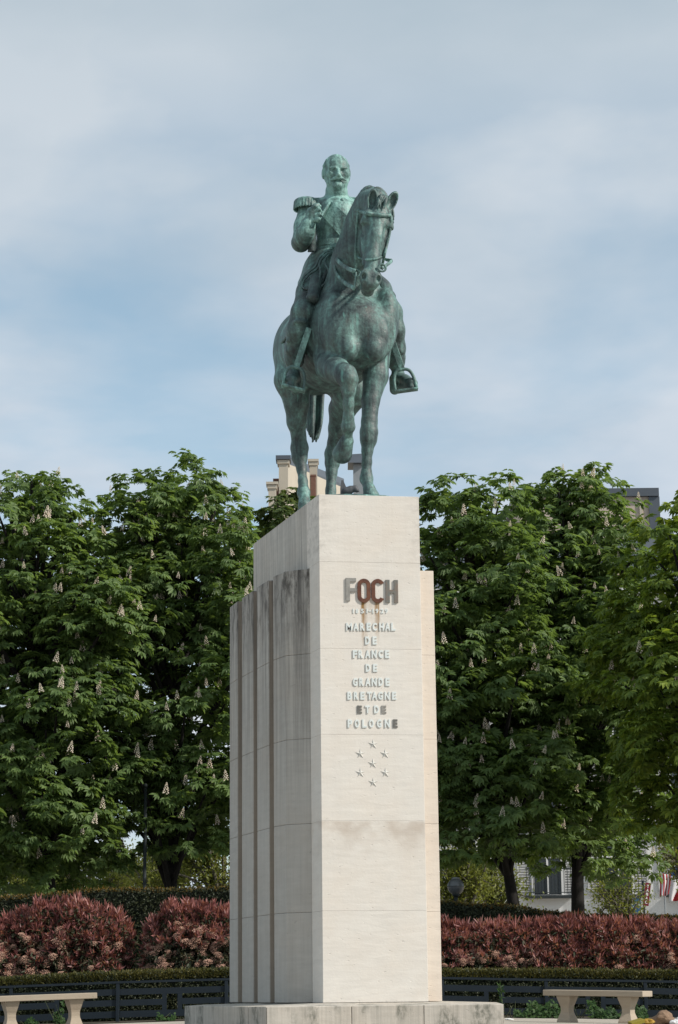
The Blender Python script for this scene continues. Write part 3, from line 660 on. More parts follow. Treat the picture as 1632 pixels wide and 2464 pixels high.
# ------------------------------------------------------------------ inscription
def metal(name, c, c2, rough=.5, mt=.35):
    m, n = M_new(name); p = pos(n); f = noise(n, p, 14., 5., .65)
    return finish(m, n, mix(n, maprange(n, f, .35, .65), c, c2), rough, noise(n, p, 60., 3.), .3, .003, mt, .4)
ML_grey = metal('letter_grey_metal', (.21, .20, .185), (.29, .28, .26), .5, .1); ML_rust = metal('letter_rust', (.085, .036, .026), (.15, .062, .035), .8, .1)
ML_green = metal('letter_green_grey', (.15, .165, .155), (.20, .15, .12)); ML_pale = metal('letter_pale_metal', (.58, .63, .63), (.68, .71, .70), .5, .0); ML_dark = metal('letter_dark_metal', (.13, .125, .115), (.19, .18, .165))
ML_star = metal('star_metal', (.50, .49, .46), (.60, .585, .55), .6, .0)
def xz(px, py): q = W(px, py, 0); return q[0], q[2]
def extr(outline, hole, depth, mat, name='letter'):
    # outline / hole as equal-length loops in (x, z); the face looks towards -y
    v, f = [], []; n = len(outline)
    if hole is None:
        v = [(x, -depth, z) for x, z in outline]+[(x, .004, z) for x, z in outline]
        f = [tuple(range(n)), tuple(range(2*n-1, n-1, -1))]+[(i, n+i, n+(i+1) % n, (i+1) % n) for i in range(n)]
    else:
        closed = hole[1]; h = hole[0]
        v = [(x, -depth, z) for x, z in outline]+[(x, -depth, z) for x, z in h]+[(x, .004, z) for x, z in outline]+[(x, .004, z) for x, z in h]
        m = n if closed else n-1
        for i in range(m):
            j = (i+1) % n; f += [(i, j, n+j, n+i), (i, 2*n+i, 2*n+j, j), (n+i, n+j, 3*n+j, 3*n+i)]
        if not closed: f += [(0, n, 3*n, 2*n), (n-1, 3*n-1, 4*n-1, 2*n-1)]
    o = MB().add(v, f).build(name, mat); me = o.data; bm = bmesh.new(); bm.from_mesh(me); bmesh.ops.recalc_face_normals(bm, faces=bm.faces); bm.to_mesh(me); bm.free()
    return adopt(o, ped)
def stad(cx, cz, hw, hh_, n=40, a0=0., a1=2*math.pi, p=2.6):
    o = []
    for i in range(n):
        a = a0+(a1-a0)*i/(n-1 if a1-a0 < 6.28 else n); c_, s_ = math.cos(a), math.sin(a)
        # straight-sided oval: half circles above and below a straight shank
        o.append((cx+hw*c_, cz+(hh_-hw)*(1 if s_ > 1e-6 else -1 if s_ < -1e-6 else 0)+hw*s_))
    return o
zt_, zb_ = xz(830, 1391)[1], xz(830, 1446)[1]; hcap = zt_-zb_; TH = .017
def FX(px): return xz(px, 1420)[0]
x0 = FX(832.5); wF = FX(857)-x0; bw = .047
zt_ += .002
F_ = [(0, 0), (bw, 0), (bw, hcap*.40), (wF*.98, hcap*.40), (wF*.98, hcap*.56), (bw, hcap*.56), (bw, hcap*.84), (wF, hcap*.84), (wF, hcap), (0, hcap)]
extr([(x0+a, zb_+b) for a, b in F_], None, TH, ML_grey)
zb2 = zb_-.012
def ring_letter(pxa, pxb, mat, a0=0., a1=2*math.pi):
    xa_, xb_ = FX(pxa), FX(pxb); cx = (xa_+xb_)/2; hw = (xb_-xa_)/2; hh_ = hcap/2+.006; cz = zb2+hcap/2; cl_ = a1-a0 > 6.28
    extr(stad(cx, cz, hw, hh_, 44, a0, a1), (stad(cx, cz, hw-.045, hh_-.045, 44, a0, a1), cl_), TH, mat)
ring_letter(860, 891.5, ML_rust); ring_letter(893.5, 924.5, ML_rust, R(22), R(338))
x0 = FX(928); x1 = FX(957.5); zb3 = zb_-.014
H_ = [(0, 0), (bw, 0), (bw, hcap*.42), (x1-x0-bw, hcap*.42), (x1-x0-bw, 0), (x1-x0, 0), (x1-x0, hcap), (x1-x0-bw, hcap), (x1-x0-bw, hcap*.56), (bw, hcap*.56), (bw, hcap), (0, hcap)]
extr([(x0+a, zb3+b) for a, b in H_], None, TH, ML_green)
glyph = {}
def glyph_mesh(ch, bold):
    if (ch, bold) in glyph: return glyph[ch, bold]
    cu = bpy.data.curves.new('g', 'FONT'); cu.body = ch; cu.size = 1; cu.offset = bold; cu.extrude = .11; cu.resolution_u = 3
    ob = bpy.data.objects.new('g', cu); COL.objects.link(ob); bpy.context.view_layer.update()
    me = bpy.data.meshes.new_from_object(ob.evaluated_get(bpy.context.evaluated_depsgraph_get())); bpy.data.objects.remove(ob)
    co = np.array([v.co for v in me.vertices]); lo, hi = co.min(0), co.max(0)
    for v in me.vertices: v.co = ((v.co.x-lo[0])/(hi[0]-lo[0]), (v.co.y-lo[1])/(hi[1]-lo[1]), (v.co.z-lo[2])/(hi[2]-lo[2]))
    glyph[ch, bold] = me; return me
def letter(ch, pxa, pxb, pyt, pyb, mat, depth=.02, bold=.045):
    xa_, zt = xz(pxa, pyt); xb_, _ = xz(pxb, pyt); _, zb = xz(pxa, pyb)
    me = glyph_mesh(ch, bold).copy()
    for v in me.vertices: v.co = (xa_+v.co.x*(xb_-xa_), .003-(v.co.z)*depth, zb+v.co.y*(zt-zb))
    me.update(); bm = bmesh.new(); bm.from_mesh(me); bmesh.ops.recalc_face_normals(bm, faces=bm.faces); bm.to_mesh(me); bm.free()
    return adopt(link('letter', me, mat), ped)
def zl(x): return 800+x/5.64
def zy(y): return 1360+y/5.638
lines = [  # (text, list of left edges in the enlarged crop, letter width, top, bottom)
 ('MARECHAL', [187, 284, 376, 462, 543, 634, 713, 797], 62, 783, 890), ('DE', [443, 543], 62, 968, 1078), ('FRANCE', [276, 352, 443, 531, 625, 713], 62, 1153, 1262), ('DE', [450, 550], 62, 1342, 1448),
 ('GRANDE', [278, 363, 446, 531, 624, 718], 62, 1530, 1640), ('BRETAGNE', [202, 290, 378, 470, 536, 620, 708, 808], 62, 1718, 1826), ('ET DE', [337, 443, 0, 565, 667], 66, 1905, 2012), ('POLOGNE', [206, 302, 404, 496, 602, 708, 822], 64, 2092, 2205)]
for text, xs, wd, a, b in lines:
    for k, (ch, x) in enumerate(zip(text, xs)):
        if ch == ' ': continue
        w_ = wd*(1.25 if ch == 'M' else 1.1 if ch in 'AN' else .95 if ch in 'LEF' else 1)
        mt = ML_pale
        if text == 'ET DE' and k in (0, 4): mt = ML_dark if k == 0 else ML_grey
        if text == 'POLOGNE' and k == 6: mt = ML_dark
        letter(ch, zl(x), zl(x+w_), zy(a), zy(b), mt, .013, .02 if ch == 'M' else .045)
for ch, x, wd in zip('1851-1929', [274, 316, 388, 462, 492, 543, 585, 655, 713], [14, 38, 38, 14, 36, 14, 38, 38, 40]):
    if ch == '-': letter(ch, zl(x), zl(x+wd), zy(618), zy(630), ML_pale, .010)
    else: letter(ch, zl(x), zl(x+wd), zy(592), zy(655), ML_pale, .010, .03)
# seven five-pointed stars in relief
for cx, cy_ in ((818, 45), (690, 140), (937, 140), (815, 238), (691, 328), (940, 328), (819, 424)):
    px, py = 700+cx/4.126, 1780+cy_/4.126; x, z = xz(px, py); v = [(x, -.014, z)]; r1, r2 = .060, .020
    for i in range(10):
        a = math.pi/2+i*math.pi/5; r_ = r1 if i % 2 == 0 else r2; v.append((x+r_*math.cos(a), -.002, z+r_*math.sin(a)))
    for i in range(10): v.append((v[i+1][0], .004, v[i+1][2]))
    f = [(0, i+1, (i+1) % 10+1) for i in range(10)]+[(i+1, i+11, (i+1) % 10+11, (i+1) % 10+1) for i in range(10)]+[tuple(range(11, 21))]
    o = MB().add(v, f).build('star', ML_star); bm = bmesh.new(); bm.from_mesh(o.data); bmesh.ops.recalc_face_normals(bm, faces=bm.faces); bm.to_mesh(o.data); bm.free(); adopt(o, ped)
# ------------------------------------------------------------------ ground
def gz(r, d):
    z = -.28-.022*math.sqrt(min(abs(r), 12)**2+.6)
    t = min(1, max(0, (d-12)/16)); return z-.10*(1-t)-(.25 if d > 70 else .25*max(0, (d-45)/25))
def vr(p): q = np.asarray(p)-CAM; return float(q.dot(r0)), float(q.dot(fh))
m, n = M_new('gravel_ground'); p = pos(n)
gc = mix(n, maprange(n, noise(n, p, .8, 5.), .35, .65), (.40, .355, .30), (.50, .455, .39)); gf = noise(n, p, 60., 4., .7)
gc = mix(n, maprange(n, gf, .3, .7), mix(n, .5, gc, (.16, .14, .12)), gc)
M_ground = finish(m, n, gc, .9, gf, .6, .01, 0., .2)
rs = [-400, -120, -60, -30]+[x*1.5 for x in range(-12, 13)]+[30, 60, 120, 400]; ds = [-120, -40, -10, 5]+[12+2*i for i in range(30)]+[80, 110, 160, 300, 900]
v = [V(a, b, gz(a, b)) for b in ds for a in rs]; k = len(rs)
g = MB().add(v, [(j*k+i, j*k+i+1, (j+1)*k+i+1, (j+1)*k+i) for j in range(len(ds)-1) for i in range(k-1)]).build('ground', M_ground, smooth=True); g['kind'] = 'structure'
# dark planted soil strip behind the fence line
m, n = M_new('soil'); p = pos(n); M_soil = finish(m, n, mix(n, noise(n, p, 6., 6.), (.035, .028, .02), (.10, .085, .06)), .95, noise(n, p, 25., 4.), .8, .02)
v = []; k = 21
for d_, lift in ((36.0, .012), (46.5, .03)):
    for i in range(k): a = -14+28*i/(k-1); v.append(V(a, d_, gz(a, d_)+lift))
g = MB().add(v, [(i, i+1, k+i+1, k+i) for i in range(k-1)]).build('planting_bed', M_soil); g['kind'] = 'structure'

# ------------------------------------------------------------------ fence
M_fence = simple('fence_blue_grey_paint', (.013, .020, .028), .55, .22, 5., .1, spec=.22)
DF = 37.
def interp(x, tab):
    for (a, b), (c, d) in zip(tab[:-1], tab[1:]):
        if x <= c: return b+(d-b)*(x-a)/(c-a)
    return tab[-1][1]
rail = [(-500, 2394), (0, 2372.5), (283, 2361), (546, 2353.5), (804, 2350), (1064, 2350.5), (1330, 2355.4), (1632, 2359), (2100, 2372)]
posts = [-232, 27, 284, 545, 804, 1064, 1313.6, 1552, 1800]
fence = empty('metal_fence', V(0, DF, gz(0, DF)), 'low dark blue-grey slatted metal fence running behind both stone benches', 'fence')
u = DF/FPX
for px in posts:
    t = G(px, interp(px, rail), DF); mb = MB(); hgt = .68
    mb.box((t[0], t[1], t[2]-hgt/2-.02), (.058, .058, hgt), YAW); adopt(mb.build('post', M_fence, bevel=.004), fence)
def bar(pxa, pxb, y0, y1, name, th=.022, dd=0.):       # a flat board between two pixels columns, y0..y1 in pixels below the handrail top
    a0 = G(pxa, interp(pxa, rail)+y0, DF+dd); b0 = G(pxb, interp(pxb, rail)+y0, DF+dd); h = (y1-y0)*u
    off = fh*th
    v = [a0, b0, b0-(0, 0, h), a0-(0, 0, h)]; v = v+[q+off for q in v]
    o = MB().add(v, [(0, 1, 2, 3)[::-1], (4, 5, 6, 7), (0, 1, 5, 4), (1, 2, 6, 5), (2, 3, 7, 6), (3, 0, 4, 7)]).build(name, M_fence); bm = bmesh.new(); bm.from_mesh(o.data); bmesh.ops.recalc_face_normals(bm, faces=bm.faces); bm.to_mesh(o.data); bm.free()
    return adopt(o, fence)
for a, b in zip(posts[:-1], posts[1:]):
    bar(a, b, 0, 5.2, 'handrail', .06, -.035)
    m_ = (a+b)/2; e = 4.2
    bar(a+e, b-e, 18.7, 33, 'slat'); bar(a+e, b-e, 72, 87, 'slat')
    bar(a+e, m_-24, 45, 59, 'slat'); bar(m_+24, b-e, 45, 59, 'slat')
    bar(m_-24, m_-13, 33, 72, 'stile', .02, .001); bar(m_+13, m_+24, 33, 72, 'stile', .02, .001)

# ------------------------------------------------------------------ stone benches
M_bench = stone('bench_stone', (.37, .315, .25), (.17, .15, .12), .25)
def bench(pc, rot, tilt, label, Dn=31.):
    r_, d_ = vr(G(pc[0], pc[1], Dn)); z = G(pc[0], pc[1], Dn)[2]; base = V(r_, d_, gz(r_, d_))
    t = empty('stone_bench', base, label, 'bench', 'stone benches in front of the fence', rz=YAW+rot); hgt = z-base[2]
    def put(o): o.parent = t; o.rotation_euler = (0, tilt, 0); return o
    mb = MB(); mb.box((0, 0, hgt-.04), (1.5, .42, .08)); put(mb.build('seat', M_bench, bevel=.008, seg=2))
    prof = [(0, .16), (.06, .165), (.10, .155), (.22, .098), (.30, .10), (.38, .135), (.44, .16), (.47, .165)]
    hh0 = hgt-.082+.05
    for sx in (-.46, .46):
        v, f = [], []
        zs_ = np.linspace(0, .47, 19); ws = [interp(q, prof) for q in zs_]
        for q, wv in zip(zs_, ws):
            for a, b in ((-1, -1), (1, -1), (1, 1), (-1, 1)): v.append((sx+a*wv*.62, b*wv, -.05+q/.47*hh0))
        for i in range(18):
            for j in range(4): f.append((i*4+j, i*4+(j+1) % 4, (i+1)*4+(j+1) % 4, (i+1)*4+j))
        f += [(3, 2, 1, 0), (72, 73, 74, 75)]
        put(MB().add(v, f).build('leg', M_bench))
    return t
bench((1436, 2383), R(-27), R(1.2), 'pale stone bench with baluster legs beside litter and ivy')
bench((104, 2393), R(20), R(-1.4), 'pale stone bench with baluster legs in front of the rounded red bush')

# ------------------------------------------------------------------ litter and small things on the ground
def crumple(name, c, rad, mat, label, cat, seed, flat=.7):
    bm = bmesh.new(); bmesh.ops.create_icosphere(bm, subdivisions=3, radius=rad); q = random.Random(seed)
    dirs = [Vector((q.gauss(0, 1), q.gauss(0, 1), q.gauss(0, 1))).normalized() for _ in range(26)]; am = [q.uniform(.55, 1.15) for _ in dirs]
    for v_ in bm.verts:
        nn = v_.co.normalized(); s_ = max((nn.dot(d_)**5*a_ for d_, a_ in zip(dirs, am) if nn.dot(d_) > 0), default=.5); v_.co = nn*rad*(.55+.55*s_); v_.co.z *= flat
    me = bpy.data.meshes.new(name); bm.to_mesh(me); bm.free(); o = link(name, me, mat, loc=tuple(c)); return tag(o, label, cat)
def gp(px, py, d):       # point on the ground below a pixel column
    r_ = vr(G(px, py, d))[0]; return V(r_, d, gz(r_, d))
crumple('paper_bag', gp(1596, 2450, 30.2)+(0, 0, .07), .16, simple('brown_paper', (.20, .13, .085), .85, .25, 12.), 'crumpled brown paper bag lying beside the stone bench', 'paper bag', 5)
crumple('tissue', gp(1624, 2458, 30)+(0, 0, .03), .07, simple('white_paper', (.6, .6, .62), .8, .1, 12.), 'crumpled white tissue next to the brown paper bag', 'litter', 8)
crumple('plastic_wrap', gp(1630, 2446, 30.6)+(0, 0, .06), .06, simple('plastic', (.35, .36, .38), .3, .2, 10.), 'small grey plastic wrapper behind the white tissue', 'litter', 12)
crumple('paper_scrap', gp(1226, 2452, 33)+(0, 0, .012), .07, simple('white_scrap', (.62, .62, .6), .8, .1, 12.), 'flat white paper scrap near the pedestal step and ivy', 'litter', 9, .25)
b_ = gp(1532, 2452, 29.8); mb = MB(); mb.box((0, 0, .035), (.20, .12, .055)); o = mb.build('carton', simple('yellow_card', (.22, .18, .02), .6, .2, 6.), bevel=.004); o.location = tuple(b_); o.rotation_euler = (R(8), R(-14), YAW+.3); tag(o, 'flattened yellow carton at the foot of the stone bench', 'carton')
mb = MB(); mb.box((0, 0, .004), (.196, .116, .012)); o2 = mb.build('lid', simple('dark_card', (.03, .03, .03), .7, .2, 6.)); o2.parent = o
crumple('orange_wrapper', gp(1560, 2452, 30)+(0, 0, .035), .085, simple('orange_paper', (.30, .18, .02), .6, .25, 9.), 'crumpled orange yellow wrapper between carton and paper bag', 'wrapper', 21, .55)

# ------------------------------------------------------------------ lamps and posts
M_iron = simple('dark_iron', (.026, .032, .034), .6, .2, 6., .1, .0, .2)
l_ = G(1097, 2133, 47.5); lamp = empty('globe_lamp', V(*vr(l_), gz(*vr(l_))), 'grey globe street lamp on a dark post rising over the clipped hedge', 'street lamp')
mb = MB(); zg = gz(*vr(l_)); mb.tube([(l_[0], l_[1], zg-.1), (l_[0], l_[1], zg+.3), (l_[0], l_[1], zg+.35), (l_[0], l_[1], l_[2]-.2)], [.07, .07, .045, .045], 12); mb.tube([(l_[0], l_[1], l_[2]-.21), (l_[0], l_[1], l_[2]-.16)], [.075, .09], 14); adopt(mb.build('post', M_iron, smooth=True), lamp)
m, n = M_new('lamp_glass'); p = pos(n); M_globe = finish(m, n, mix(n, noise(n, p, 9., 5.), (.085, .09, .095), (.135, .14, .145)), .25, None, spec=.5)
mb = MB(); rs_ = []; pts = []
for i in range(15):
    a = -math.pi/2+math.pi*i/14; pts.append((l_[0], l_[1], l_[2]+.185*math.sin(a))); rs_.append(max(.002, .185*math.cos(a)))
mb.tube(pts, rs_, 24); gl = adopt(mb.build('globe', M_globe, smooth=True), lamp)
mb = MB(); mb.tube([(l_[0], l_[1], l_[2]-.006), (l_[0], l_[1], l_[2]+.006)], .189, 24); adopt(mb.build('band', M_iron, smooth=True), gl)
mb = MB(); mb.tube([(l_[0], l_[1], l_[2]+.165), (l_[0], l_[1], l_[2]+.19), (l_[0], l_[1], l_[2]+.20)], [.09, .085, .03], 18); adopt(mb.build('cap', simple('lamp_cap', (.25, .26, .27), .4), smooth=True), gl)
def pole(name, px, D_, top, rad, label, cat, mat):
    q = gp(px, 2140, D_); mb = MB(); mb.tube([q-(0, 0, .1), q+(0, 0, .5), q+(0, 0, .52), q+(0, 0, top)], [rad*1.3, rad*1.3, rad, rad*.85], 12)
    t = empty(name, q, label, cat); adopt(mb.build('shaft', mat, smooth=True), t)
    mb = MB(); mb.tube([q+(0, 0, top-.01), q+(0, 0, top+.06), q+(0, 0, top+.09)], [rad*1.1, rad*1.1, rad*.3], 12); adopt(mb.build('finial', mat, smooth=True), t); return t
pole('iron_post', 348, 49.5, 5.2, .045, 'tall dark iron post rising behind the hedge under the chestnut', 'post', M_iron)
pole('grey_bollard', 1313, 60, 2.2, .055, 'thin grey post behind the hedge between the two chestnut trunks', 'post', simple('grey_paint', (.16, .18, .2), .5))

# ------------------------------------------------------------------ buildings
M_white = simple('white_render', (.60, .60, .60), .85, .07, .8, .1); M_beige = simple('beige_render', (.46, .385, .32), .85, .12, .5, .1)
M_cream = simple('cream_stone', (.44, .39, .32), .85, .14, .9, .1); M_zinc = simple('zinc_roof', (.085, .098, .118), .5, .15, 1.5, .1, .2); M_pane = simple('window_glass', (.025, .03, .035), .15, .3, .6, 0., 0., .5)
M_shut = simple('shutter_paint', (.46, .46, .46), .7, .1, 2.); M_brick = simple('chimney_brick', (.16, .085, .065), .9, .3, 7., .3); M_pot = simple('terracotta', (.34, .12, .06), .8, .2, 6.); M_lead = simple('lead_grey', (.23, .25, .27), .6, .15, 3.)
def vbox(mb, r, d, z0, z1, wr, wd): 
    c = V(r, d, (z0+z1)/2); mb.box(c, (wr, wd, z1-z0), YAW); return mb
D_A = 80.
def rpx(px, D_): return (px-816)/FPX*D_*1.0
A0, A1 = rpx(1045, D_A), rpx(1632, D_A)+14
hA = G(1200, 1440, D_A)[2]
bA = empty('white_apartment_building', V((A0+A1)/2, D_A+5, gz(0, D_A)), 'white apartment building with louvred shutters and iron balconies behind the chestnuts', 'building')
adopt(vbox(MB(), (A0+A1)/2, D_A+6, -1.0, hA, A1-A0, 12).build('wall', M_white), bA)
adopt(vbox(MB(), (A0+A1)/2, D_A+6, hA, hA+.35, A1-A0+.5, 12.5).build('cornice', M_white), bA)
rf_ = MB(); c0 = V(A0, D_A, hA+.35); 
v = [V(A0, D_A, hA+.35), V(A1, D_A, hA+.35), V(A1, D_A+12, hA+.35), V(A0, D_A+12, hA+.35), V(A0+.4, D_A+1.6, hA+2.6), V(A1-.4, D_A+1.6, hA+2.6), V(A1-.4, D_A+10, hA+2.6), V(A0+.4, D_A+10, hA+2.6)]
adopt(rf_.add(v, [(0, 1, 5, 4), (1, 2, 6, 5), (2, 3, 7, 6), (3, 0, 4, 7), (4, 5, 6, 7)]).build('roof', M_zinc), bA)
# one window with its shutters, shared by every bay
def local_mesh(name, fn, mat):
    mb = MB(); fn(mb); me = bpy.data.meshes.new(name); me.from_pydata(mb.v, [], mb.f); me.update(); me.materials.append(mat); return me
wf = local_mesh('window', lambda b: (b.box((-.55, -.02, 1.0), (.09, .10, 2.1)), b.box((.55, -.02, 1.0), (.09, .10, 2.1)), b.box((0, -.02, 2.09), (1.19, .10, .10)), b.box((0, -.03, 1.0), (.07, .07, 1.98)), b.box((0, -.03, 1.35), (1.01, .05, .05)), b.box((0, -.08, -.08), (1.4, .24, .1))), M_white)
wp = local_mesh('pane', lambda b: b.box((0, .0, 1.0), (1.02, .02, 2.0)), M_pane)
sh = local_mesh('shutter', lambda b: (b.box((-.24, -.03, 1.0), (.05, .05, 2.05)), b.box((.24, -.03, 1.0), (.05, .05, 2.05)), b.box((0, -.03, 2.0), (.43, .05, .06)), b.box((0, -.03, 0), (.43, .05, .06)), *[b.box((0, -.03, .09+i*.094), (.43, .03, .045), M=Matrix.Rotation(R(30), 3, 'X')) for i in range(20)]), M_shut)
bl = local_mesh('balcony', lambda b: (b.box((0, -.25, -.1), (1.7, .5, .1)), b.box((0, -.47, .92), (1.7, .04, .05)), b.box((0, -.47, .05), (1.7, .03, .03)), *[b.box((-.82+i*.126, -.47, .45), (.022, .022, .9)) for i in range(14)]), M_iron)
def inst(name, me, parent, r, d, z):
    o = bpy.data.objects.new(name, me); COL.objects.link(o); q = V(r, d, z); o.location = tuple(q); o.rotation_euler = (0, 0, YAW); return adopt(o, parent)
flo = [.15+2.95*i for i in range(int((hA-1)/2.95))]
for fi, zf in enumerate(flo):
    r_ = A0+1.4
    while r_ < A1-9:
        wo = inst('window', wf, bA, r_, D_A-.03, zf+.4); inst('pane', wp, wo, r_, D_A-.035, zf+.4)
        for s_ in (-1, 1): inst('shutter', sh, wo, r_+s_*.86, D_A-.02, zf+.4)
        if fi in (1, 2, 4): inst('balcony', bl, wo, r_, D_A, zf+.4)
        r_ += 2.62
# beige gable building
D_B = 96.; B0, B1 = rpx(1262, D_B), rpx(1592, D_B); hB = G(1500, 1196, D_B)[2]
bB = empty('beige_gable_building', V((B0+B1)/2, D_B+5, gz(0, D_B)), 'tall beige gable building with dark zinc coping rising above the chestnut crown', 'building')
adopt(vbox(MB(), (B0+B1)/2, D_B+6, -1, hB, B1-B0, 12).build('wall', M_beige), bB)
zc = vbox(MB(), (B0+B1)/2, D_B+6, hB, hB+.38, B1-B0+.5, 12.4); zc = adopt(zc.build('coping', M_zinc), bB)
adopt(vbox(MB(), B1+.03, D_B+6, hB-9, hB-.01, .5, 12.2).build('flashing', M_zinc), bB)
for i, px in enumerate((1494, 1508)):
    q = G(px, 1172, D_B+3); mb = MB(); mb.tube([(q[0], q[1], hB+.3), (q[0], q[1], hB+.8), (q[0], q[1], hB+.82), (q[0], q[1], hB+.95)], [.13, .11, .14, .14], 10); adopt(mb.build('chimney_pot', M_pot, smooth=True), bB)
for px in (1440, 1560):
    adopt(vbox(MB(), rpx(px, D_B), D_B-.03, -1, hB-.05, .12, .1).build('pilaster', M_cream), bB)
# roofs and chimneys seen between the horse's legs
D_C = 112.
bC = empty('rooftop_building', V(rpx(740, D_C), D_C+10, gz(0, D_C)), 'distant cream building with zinc roof edge and tall chimney stacks', 'building')
def wallseg(pa, da, pb, db, y_a, y_b, th, name, mat, drop):
    a = G(pa, y_a, da); b = G(pb, y_b, db); off = fh*th
    v = [a, b, (b[0], b[1], b[2]-drop if drop < 90 else -1), (a[0], a[1], a[2]-drop if drop < 90 else -1)]; v = [np.array(q) for q in v]; v = v+[q+off for q in v]
    o = MB().add(v, [(0, 1, 2, 3), (7, 6, 5, 4), (4, 5, 1, 0), (5, 6, 2, 1), (6, 7, 3, 2), (7, 4, 0, 3)]).build(name, mat); bm = bmesh.new(); bm.from_mesh(o.data); bmesh.ops.recalc_face_normals(bm, faces=bm.faces); bm.to_mesh(o.data); bm.free(); return adopt(o, bC)
wallseg(692, D_C, 825, D_C+38, 1116, 1166, 1.2, 'wall', M_cream, 99)
wallseg(690, D_C-.25, 828, D_C+38, 1097, 1152, 1.9, 'roof', M_zinc, .42)
def stack(pa, pb, y0, D_, depth, mat, capm, cap_h, over, name='chimney', drop=99, mould=True):
    a = G(pa, y0, D_); b = G(pb, y0, D_); w_ = np.linalg.norm(b-a); c = (a+b)/2; q = c+fh*depth/2; zt = c[2]; z0 = -1 if drop > 90 else zt-drop
    mb = MB(); mb.box((q[0], q[1], (z0+zt-cap_h)/2), (w_, depth, zt-cap_h-z0), YAW); o = adopt(mb.build(name, mat), bC)
    mb = MB(); mb.box((q[0], q[1], zt-cap_h/2), (w_+2*over, depth+2*over, cap_h), YAW); adopt(mb.build('cap', capm), o)
    if not mould: return o
    mb = MB(); mb.box((q[0], q[1], zt-cap_h-.12), (w_+over, depth+over, .2), YAW); adopt(mb.build('moulding', M_cream), o); return o
stack(671, 693, 1097, D_C-.4, .75, M_cream, M_zinc, .22, .16)
stack(646, 664, 1160, D_C-1.5, .6, M_cream, M_cream, .14, .12)
stack(660, 676, 1152, D_C+.9, .8, M_brick, M_brick, .12, .06)
stack(745, 763, 1105, D_C+9, .7, M_cream, M_cream, .15, .1, drop=2.2); stack(748, 760, 1142, D_C+8.85, .7, M_brick, M_brick, .1, .02, mould=False)
o = stack(850, 876, 1107, D_C+6, 1.0, M_lead, M_zinc, .02, .02, mould=False)
a = G(837, 1113, D_C+5.6); b = G(880, 1113, D_C+5.6); t1 = G(845, 1093, D_C+6.1); t2 = G(876, 1091, D_C+6.1)
v = [a, b, b+fh*1.8, a+fh*1.8, t1, t2, t2+fh*.8, t1+fh*.8]; mb = MB().add(v, [(3, 2, 1, 0), (4, 5, 6, 7), (0, 1, 5, 4), (1, 2, 6, 5), (2, 3, 7, 6), (3, 0, 4, 7)]); adopt(mb.build('hood', M_zinc), o)

# ------------------------------------------------------------------ street-front signs and flags before the white building
DS = 74.
c = G(1557, 2152, DS); sg = empty('vertical_sign', (c[0], c[1], c[2]-.7), 'narrow red vertical sign with white letters near the flags', 'sign')
Ms = Matrix.Rotation(YAW, 3, 'Z') @ Matrix.Rotation(R(9), 3, 'Y'); mb = MB(); mb.box(c, (.19, .07, .78), M=Ms); brd = adopt(mb.build('board', simple('sign_red', (.15, .010, .018), .45, .1, 4.)), sg)
M_sw = simple('sign_white', (.7, .68, .66), .6, .05, 4.)
for i, ch in enumerate('TABAC'):
    me = glyph_mesh(ch, .03).copy(); q = Vector(c)+Ms @ Vector((0, -.041, .27-i*.135))
    for v_ in me.vertices: v_.co = q+Ms @ Vector(((v_.co.x-.5)*.085, -(v_.co.z)*.006, (v_.co.y-.5)*.105))
    me.materials.clear(); adopt(link('letter', me, M_sw), brd)
mb = MB(); q = Vector(c)+Ms @ Vector((0, .05, 0)); mb.box(q+Vector((0, .3, .1)), (.04, .6, .04), YAW); mb.tube([(c[0], c[1]+.4, gz(10, DS)-.1), (c[0], c[1]+.4, c[2]+.5)], .04, 8); adopt(mb.build('bracket', M_iron), sg)
c = G(1530, 2184, DS-.5); ps = empty('advertising_panel', (c[0], c[1], gz(*vr(c))), 'blue advertising panel with white patches beside the red sign', 'panel')
m, n = M_new('poster_blue'); p = pos(n); tcx = nd(n, 'ShaderNodeTexCoord').outputs['Generated']; sz = nd(n, 'ShaderNodeSeparateXYZ', {0: tcx}).outputs
wb = mth(n, 'MULTIPLY', mth(n, 'MULTIPLY', mth(n, 'GREATER_THAN', sz[2], .5), mth(n, 'LESS_THAN', sz[2], .76)), mth(n, 'GREATER_THAN', noise(n, p, 9., 3.), .5))
lw = mth(n, 'LESS_THAN', sz[2], .17)
M_post = finish(m, n, mix(n, lw, mix(n, wb, mix(n, noise(n, p, 5., 3.), (.012, .045, .13), (.02, .10, .22)), (.45, .47, .42)), (.40, .46, .52)), .4)
mb = MB(); mb.box(c, (.34, .06, .64), YAW); adopt(mb.build('poster', M_post), ps); mb = MB(); mb.box((c[0], c[1]+.05, c[2]-.1), (.38, .05, .9), YAW); mb.tube([(c[0], c[1]+.05, gz(*vr(c))-.05), (c[0], c[1]+.05, c[2]-.4)], .05, 8); adopt(mb.build('frame', M_iron), ps)
